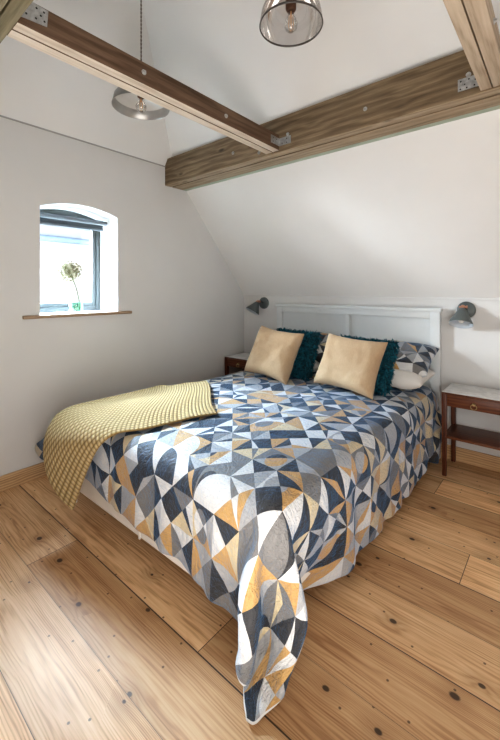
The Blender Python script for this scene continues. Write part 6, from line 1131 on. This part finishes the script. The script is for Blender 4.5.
def shape_duvet(P):
    r = np.array([math.cos(.702), math.sin(.702)])
    a = np.array([-r[1], r[0]])
    P = P.copy()
    # let the hems hang to their full length: foot side column by column, right side row by row
    i_, j_ = np.arange(DU_N), np.arange(DV_N)
    zt = np.interp(P[0, :, 0], [-2.3, -2.0, -1.5, -1.1, -.95], [.33, .235, .195, .15, .12])
    kf = (.60 - zt) / np.maximum(.05, .60 - P[0, :, 2])
    kf = np.where(i_ > DU_N - 14, np.maximum(1, kf), kf)
    kf = 1 + (kf - 1) * ss(3, 10, i_) * ss(DU_N - 2, DU_N - 9, i_)
    kr = (.60 - .075) / np.maximum(.05, .60 - P[:, -1, 2])
    kr = np.where(j_ < 13, np.maximum(1, kr), kr)
    kr = 1 + (kr - 1) * ss(1, 7, j_)
    k0 = np.clip(kf, .8, 1.4)[None, :] * np.clip(kr, .8, 1.4)[:, None]
    P[..., 2] = np.where(P[..., 2] < .60, .60 - (.60 - P[..., 2]) * k0, P[..., 2])
    # the far corner pokes out past the bed leg
    out = np.maximum(0, -2.47 - P[..., 0]) * ss(1.35, 1.05, P[..., 1])
    P[..., 0] -= 1.3 * out
    Z = P[..., 2]
    lat = P[..., 0] * r[0] + P[..., 1] * r[1]
    dep = P[..., 0] * a[0] + P[..., 1] * a[1]
    zs = [0., .03, .15, .25, .38, 1]
    # the corner that reaches the floor gathers into a narrow tail
    c = np.interp(Z, zs, [.15, .15, .078, .08, .10, .10])
    c2 = np.interp(Z, zs, [.02, .025, .068, .085, .10, .10])
    k = np.interp(Z, zs, [.30, .34, .54, .75, 1, 1])
    dist = np.hypot(P[..., 0] + .70, P[..., 1] - .98)
    w = np.where(lat < c, ss(.40, .25, dist), ss(.60, .42, dist))
    lat2 = lat + w * (c2 + (lat - c) * k - lat)
    P[..., 0] = r[0] * lat2 + a[0] * dep
    P[..., 1] = r[1] * lat2 + a[1] * dep
    du, dv_ = np.gradient(P, axis=1), np.gradient(P, axis=0)
    Nn = np.cross(du, dv_)
    Nn /= np.linalg.norm(Nn, axis=2, keepdims=True) + 1e-9
    nz = lambda *v: noise.noise(Vector(v))
    for j in range(DV_N):
        for i in range(DU_N):
            x, y, z = P[j, i]
            hang = float(ss(.56, .30, z))
            fold = nz(x * 7 + y * 7.5, x * 1.5 - y * 1.2, z * 2.2) * .036 + nz(x * 15 + y * 16, y * 3, z * 5 + 4) * .020
            top = nz(x * 9, y * 9, 2.) * .0035 + nz(x * 19 + y * 6, y * 17, 7.) * .003
            hem = float(ss(.30, .12, z)) * nz(x * 13 + y * 14, 3, z * 3) * .018
            P[j, i] += Nn[j, i] * (hang * (fold + hem) + (1 - hang) * top)
            if z < .3:
                P[j, i, 2] += hang * .015 * nz(x * 9 + y * 9, 1, 0)
    P[..., 2] = np.maximum(P[..., 2], .022)
    return P
P = shape_duvet(P)

def shape_throw(P):
    """lay the blanket's grid over the duvet: flat on top, bending over the edge, then straight down"""
    from mathutils.bvhtree import BVHTree
    nv, nu, _ = P.shape
    bv = BVHTree.FromPolygons([tuple(p) for p in P.reshape(-1, 3)],
                              [(j * nu + i, j * nu + i + 1, (j + 1) * nu + i + 1, (j + 1) * nu + i) for j in range(nv - 1) for i in range(nu - 1)])
    TU, TV = 48, 66
    e0, e1 = np.array([-1.573, 1.581]), np.array([-2.245, 2.083])
    wd = e1 - e0
    W = np.linalg.norm(wd)
    wd = wd / W
    X0, Y0, R = -2.46, 1.11, .11
    T = np.zeros((TV + 1, TU + 1, 3))
    for j in range(TV + 1):
        for i in range(TU + 1):
            u, v = i / TU, j / TV
            L = 1.17 - .30 * float(ss(0, .8, u))
            nn = np.array([-.475 - .24 * u, -.86 + .14 * u])
            nn /= np.linalg.norm(nn)
            p = e0 + wd * W * u + nn * L * v
            p = p + wd * (.012 * math.sin(v * 9 + 1) * (1 - u) ** 3) + nn * (.02 * math.sin(u * 5 + .6) * (1 - v) ** 4)
            cx, cy = max(p[0], X0), max(p[1], Y0)
            o = np.array([p[0] - cx, p[1] - cy])
            s = np.linalg.norm(o)
            if s < 1e-6:
                h = bv.ray_cast(Vector((p[0], p[1], 2)), Vector((0, 0, -1)))
                T[j, i] = (p[0], p[1], (h[0].z if h[0] is not None else .62) + .016)
            else:
                d = o / s
                t = min(s / R, PI / 2)
                rest = max(0, s - R * PI / 2)
                q = np.array([cx, cy]) + d * (R * math.sin(t) + (.09 + .14 * math.sin(PI * min(1, u * 1.6))) * rest)
                q = q + d * .085 * math.sin(PI * min(1, u * 1.5)) * float(ss(0, .2, s))
                T[j, i] = (q[0], q[1], .635 - R * (1 - math.cos(t)) - rest)
    for it in range(14):
        for j in range(TV + 1):
            for i in range(TU + 1):
                cp, no, ix, ds = bv.find_nearest(Vector(T[j, i]))
                if cp is None:
                    continue
                if no.z < -.3:
                    no = -no
                if no.dot(Vector((T[j, i][0] + 1.6, T[j, i][1] - 2.2, .6))) < 0 and abs(no.z) < .5:
                    no = -no
                sd = (Vector(T[j, i]) - cp).dot(no)
                if sd < .016:
                    T[j, i] += np.array(no) * (.016 - sd) * .8
        if it < 13:
            Q = T.copy()
            Q[1:-1, 1:-1] = (T[:-2, 1:-1] + T[2:, 1:-1] + T[1:-1, :-2] + T[1:-1, 2:] + 4 * T[1:-1, 1:-1]) / 8
            Q[1:-1, 0] = (T[:-2, 0] + T[2:, 0] + 2 * T[1:-1, 0]) / 4
            Q[1:-1, -1] = (T[:-2, -1] + T[2:, -1] + 2 * T[1:-1, -1]) / 4
            Q[-1, 1:-1] = (T[-1, :-2] + T[-1, 2:] + 2 * T[-1, 1:-1]) / 4
            T = Q
    return T
T = shape_throw(P)

def cloth(name, P, wid, hei, mats, thick, offset, smooth_level=1):
    nv, nu, _ = P.shape
    vs = [tuple(p) for p in P.reshape(-1, 3)]
    fs = [(j * nu + i, j * nu + i + 1, (j + 1) * nu + i + 1, (j + 1) * nu + i) for j in range(nv - 1) for i in range(nu - 1)]
    me = bpy.data.meshes.new(name)
    me.from_pydata(vs, [], fs)
    uvl = me.uv_layers.new(name='UVMap')
    uvs = np.zeros((len(me.loops), 2), dtype=np.float32)
    idx = np.zeros(len(me.loops), dtype=np.int32)
    me.loops.foreach_get('vertex_index', idx)
    uvs[:, 0] = (idx % nu) / (nu - 1) * wid
    uvs[:, 1] = (idx // nu) / (nv - 1) * hei
    uvl.data.foreach_set('uv', uvs.ravel())
    me.shade_smooth()
    o = link(name, me, mats)
    m = o.modifiers.new('thickness', 'SOLIDIFY')
    m.thickness = thick
    m.offset = offset
    if len(mats) > 1:
        m.material_offset = 1
        m.material_offset_rim = 1
    s = o.modifiers.new('smooth', 'SUBSURF')
    s.levels = s.render_levels = smooth_level
    return o
dv = cloth('duvet', P, 2.443, 2.60, [M_DUVET, M_DUVET_BACK], .016, -1.)
tag(dv, 'geometric patchwork duvet in charcoal, white and mustard draped over the bed, window blue put into its sheen', 'duvet')
th = cloth('throw_blanket', T, .84, 1.20, [M_THROW], .014, .2)
tag(th, 'mustard yellow waffle knit throw over the left foot corner of the bed', 'blanket')

# ------------------------------------------------------------------ pillows and cushions
def pillow_mesh(w, h, t, seed, n=26, pinch=.10, wr=.010, closed=True, uvscale=True):
    """two facing skins that meet in a seam; pulled in between the corners"""
    vs, fs, uv = [], [], []
    rnd = Vector((seed * 3.1, seed * 1.7, seed))
    def skin(sgn):
        base = len(vs)
        for j in range(n + 1):
            for i in range(n + 1):
                u, v = 2 * i / n - 1, 2 * j / n - 1
                x = u * (1 - pinch * (1 - v * v) * abs(u) ** 3)
                y = v * (1 - pinch * (1 - u * u) * abs(v) ** 3)
                bul = max(0, (1 - u ** 4)) ** .55 * max(0, (1 - v ** 4)) ** .55
                z = sgn * t / 2 * bul
                e = min(1, 3 * (1 - max(abs(u), abs(v))))
                q = Vector((x * w * 4, y * h * 4, sgn * 2)) + rnd
                z += e * wr * noise.noise(q) + e * wr * .6 * noise.noise(q * 2.3)
                vs.append((x * w / 2, y * h / 2, z))
                uv.append((i / n * w + seed * .37, j / n * h + seed * .53))
        for j in range(n):
            for i in range(n):
                a = base + j * (n + 1) + i
                f = (a, a + 1, a + n + 2, a + n + 1)
                fs.append(f if sgn > 0 else f[::-1])
    skin(1)
    skin(-1)
    me = bpy.data.meshes.new('pillow')
    me.from_pydata(vs, [], fs)
    ul = me.uv_layers.new(name='UVMap')
    for lp in me.loops:
        ul.data[lp.index].uv = uv[lp.vertex_index]
    bm = bmesh.new()
    bm.from_mesh(me)
    bmesh.ops.remove_doubles(bm, verts=bm.verts[:], dist=1e-4)
    bm.to_mesh(me)
    bm.free()
    me.shade_smooth()
    return me

def place(o, centre, right, up):
    """local X -> right, local Y -> up, local Z -> facing"""
    r = Vector(right).normalized()
    u = Vector(up)
    u = (u - r * u.dot(r)).normalized()
    f = r.cross(u)
    M = Matrix((r, u, f)).transposed().to_4x4()
    M.translation = Vector(centre)
    o.matrix_world = M
    return o

def soft(o):
    s = o.modifiers.new('smooth', 'SUBSURF')
    s.levels = s.render_levels = 1
    return o

# bed pillows
def bed_pillow(name, centre, right, up, size, seed, mats, label, group=None):
    me = pillow_mesh(*size, seed, pinch=.06, wr=.022)
    o = soft(link(name, me, mats))
    place(o, centre, right, up)
    return tag(o, label, 'pillow', group)
bed_pillow('pillow', (-1.150, 3.06, .712), (1, .03, 0), (0, 1, .03), (.74, .46, .15), 3, M_PILLOW_WHITE, 'white pillow lying flat beneath the patterned pillow by the nightstand')
bed_pillow('pillow', (-1.140, 3.150, .835), (1, .02, .0), (0, .90, .34), (.74, .44, .17), 5, M_DUVET, 'patterned pillow on top of the white pillow, right side of the bed')
bed_pillow('pillow', (-2.020, 3.06, .712), (1, -.02, 0), (0, 1, .03), (.74, .46, .15), 8, M_PILLOW_WHITE, 'white pillow lying flat beneath the patterned pillow on the left side of the bed')
bed_pillow('pillow', (-1.985, 3.145, .845), (1, .0, .0), (0, .86, .42), (.74, .44, .17), 11, M_DUVET, 'patterned pillow between the two teal cushions, left side of the bed')

def corners(bl, br, tl, tr):
    bl, br, tl, tr = map(Vector, (bl, br, tl, tr))
    c = (bl + br + tl + tr) / 4
    return c, (br - bl + tr - tl), (tl - bl + tr - br), ((br - bl).length + (tr - tl).length) / 2, ((tl - bl).length + (tr - br).length) / 2

def cushion(bl, br, tl, tr, label, seed):
    c, r, u, w, h = corners(bl, br, tl, tr)
    c.z += .012
    me = pillow_mesh(w * 1.06, h * 1.06, .18, seed, n=34, pinch=.12, wr=.017)
    o = soft(link('cushion', me, M_BEIGE))
    place(o, c, r, u)
    tag(o, label, 'cushion')
    return o
cushion((-2.190, 2.525, .652), (-1.745, 2.475, .638), (-2.140, 2.700, 1.060), (-1.640, 2.670, 1.000), 'beige linen cushion leaning on the left teal shaggy cushion', 2)
cushion((-1.500, 2.555, .662), (-1.010, 2.490, .640), (-1.450, 2.725, 1.030), (-.970, 2.670, 1.005), 'beige linen cushion leaning on the right teal shaggy cushion', 4)

def shaggy(bl, br, tl, tr, label, seed):
    c, r, u, w, h = corners(bl, br, tl, tr)
    t = bpy.data.objects.new('shaggy_cushion', None)
    C.objects.link(t)
    place(t, c, r, u)
    tag(t, label, 'cushion')
    me = pillow_mesh(w, h, .15, seed, n=22, pinch=.05, wr=.01)
    o = link('cushion_cover', me, M_TEAL, t)
    # pile: thousands of short curly tufts, one object
    rng = random.Random(seed)
    vs, fs = [], []
    polys = list(me.polygons)
    for k in range(5200):
        p = polys[rng.randrange(len(polys))]
        a, b, c_, d = [me.vertices[i].co for i in (list(p.vertices) + [p.vertices[-1]])[:4]]
        s, q = rng.random(), rng.random()
        pt = a.lerp(b, s).lerp(d.lerp(c_, s), q)
        n = (p.normal + Vector((rng.gauss(0, .55), rng.gauss(0, .55) - .25, rng.gauss(0, .45)))).normalized()
        L = rng.uniform(.016, .034)
        side = n.orthogonal().normalized()
        side = (Matrix.Rotation(rng.uniform(0, 6.28), 3, n) @ side) * rng.uniform(.0022, .0042)
        curl = n.cross(side).normalized() * rng.uniform(-.012, .012)
        i0 = len(vs)
        m1 = pt + n * L * .55 + curl * .5
        tip = pt + n * L + curl * 1.4 + Vector((0, -.006, 0))
        vs += [pt - side, pt + side, m1 + side * 1.15, m1 - side * 1.15, tip + side * .55, tip - side * .55]
        fs += [(i0, i0 + 1, i0 + 2, i0 + 3), (i0 + 3, i0 + 2, i0 + 4, i0 + 5)]
    pm = bpy.data.meshes.new('pile')
    pm.from_pydata([tuple(v) for v in vs], [], fs)
    po = link('pile', pm, M_TEAL_PILE, t)
    po['kind'] = 'stuff'
    return t
shaggy((-2.080, 2.700, .660), (-1.640, 2.690, .655), (-2.075, 2.870, 1.025), (-1.600, 2.850, 1.030), 'dark teal shaggy cushion behind the left beige cushion', 21)
shaggy((-1.430, 2.700, .660), (-.985, 2.690, .655), (-1.410, 2.870, 1.015), (-.935, 2.850, 1.005), 'dark teal shaggy cushion behind the right beige cushion', 22)

# ------------------------------------------------------------------ nightstands
def nightstand(loc, label):
    t = empty('nightstand', loc, label, 'nightstand', None)
    W, D, H = .470, .338, .635
    lw = .036
    bm = bmesh.new()
    box(bm, 0, W, 0, D, H - .014, H - .004, .002)
    from_bm('top_edge', bm, M_TEAK, t, True, 40)
    bm = bmesh.new()
    box(bm, .004, W - .004, .004, D - .004, H - .006, H, .002)
    from_bm('stone_top', bm, M_MARBLE, t, True, 40)
    for x in (0, W - lw):
        for y in (0, D - lw):
            bm = bmesh.new()
            box(bm, x, x + lw, y, y + lw, 0, H - .014, .003)
            bm.verts.ensure_lookup_table()
            for v in bm.verts:      # slight taper to the foot
                k = 1 - .22 * max(0, (.30 - v.co.z) / .30)
                v.co.x = x + lw / 2 + (v.co.x - x - lw / 2) * k
                v.co.y = y + lw / 2 + (v.co.y - y - lw / 2) * k
            from_bm('leg', bm, M_TEAK_Z, t, True, 40)
    bm = bmesh.new()
    box(bm, .006, .020, lw, D - lw, H - .106, H - .014, .001)
    from_bm('side_apron', bm, M_TEAK, t)
    bm = bmesh.new()
    box(bm, W - .020, W - .006, lw, D - lw, H - .106, H - .014, .001)
    from_bm('side_apron', bm, M_TEAK, t)
    bm = bmesh.new()
    box(bm, lw, W - lw, D - .020, D - .006, H - .106, H - .014, .001)
    from_bm('back_apron', bm, M_TEAK, t)
    bm = bmesh.new()
    box(bm, lw + .002, W - lw - .002, .004, .022, H - .104, H - .017, .002)
    box(bm, lw + .006, W - lw - .006, .022, D - .03, H - .100, H - .090, .001)
    dr = from_bm('drawer', bm, M_TEAK, t, True, 40)
    bm = bmesh.new()
    cx, cz = W / 2 - .022, H - .066
    cyl(bm, (cx, .004, cz + .006), (cx, -.012, cz + .006), .012, .008, n=18)
    pts = [(cx + .019 * math.cos(a), -.011, cz - .010 + .019 * math.sin(a)) for a in [2 * PI * k / 20 for k in range(21)]]
    tube(bm, pts, .0028, 8)
    from_bm('ring_pull', bm, M_BRASS, dr, True, 50)
    bm = bmesh.new()
    box(bm, .008, W - .008, .006, D - .006, .288, .306, .002)
    from_bm('shelf', bm, M_TEAK, t, True, 40)
    return t
n1 = nightstand((-.706, 3.068, 0), 'reddish wooden nightstand with pale stone top, beside the bed at the right')
n2 = copy_tree(n1)
n2.location = (-2.978, 3.068, 0)
n2['label'] = 'reddish wooden nightstand half hidden in the corner left of the bed'

# ------------------------------------------------------------------ light
w = bpy.data.worlds.new('sky')
sc.world = w
w.use_nodes = True
nt = w.node_tree
nt.nodes.clear()
bg = nt.nodes.new('ShaderNodeBackground')
wo = nt.nodes.new('ShaderNodeOutputWorld')
bg.inputs[0].default_value = (.86, .93, 1., 1)
bg.inputs[1].default_value = .9
nt.links.new(bg.outputs[0], wo.inputs[0])

def area(name, loc, target, size, power, col, spread=PI):
    l = bpy.data.lights.new(name, 'AREA')
    l.shape = 'RECTANGLE'
    l.size, l.size_y = size
    l.energy = power
    l.color = col
    l.spread = spread
    o = bpy.data.objects.new(name, l)
    C.objects.link(o)
    o.location = loc
    o.rotation_euler = (Vector(target) - Vector(loc)).to_track_quat('-Z', 'Y').to_euler()
    return o
# daylight at the window (outside, above the line of sight), then two unseen fill lamps added to brighten the room
area('window_daylight', (-4.35, 1.75, 2.95), (-2.9, 1.45, 1.45), (3.2, 1.1), 6500, (.64, .82, 1.))
area('low_window_daylight', (-4.5, .1, 1.95), (-.7, 3.4, 1.1), (1.1, 1.0), 750, (.86, .93, 1.))
area('room_fill', (1.0, -.35, 1.75), (-1.6, 2.6, .7), (1.6, 1.3), 42, (1., .97, .93))  # added soft fill behind the camera, not a real source
area('ceiling_fill', (-.2, .3, .5), (-1.2, 2.0, 3.6), (1.6, 1.2), 32, (1., .98, .96))  # added upward fill to lift the slopes, no such lamp in the room

# ------------------------------------------------------------------ camera: level, looking at the corner, frame shifted down
cam = bpy.data.cameras.new('camera')
co = bpy.data.objects.new('camera', cam)
C.objects.link(co)
cam.sensor_fit = 'HORIZONTAL'
cam.sensor_width = 36
cam.lens = 371.2 / 500 * 36
cam.shift_y = -(370 - 289.76) / 500
co.location = (0, 0, 1.4)
co.rotation_euler = (PI / 2, 0, .702)
cam.clip_start = .02
sc.camera = co

sc.view_settings.view_transform = 'Standard'
for look in ('Medium High Contrast', 'None'):
    try:
        sc.view_settings.look = look
        break
    except TypeError:
        pass
print('LOOK', sc.view_settings.look)
sc.view_settings.exposure = .04
sc.cycles.use_denoising = True
sc.cycles.max_bounces = 10
sc.cycles.diffuse_bounces = 6
sc.cycles.transparent_max_bounces = 12
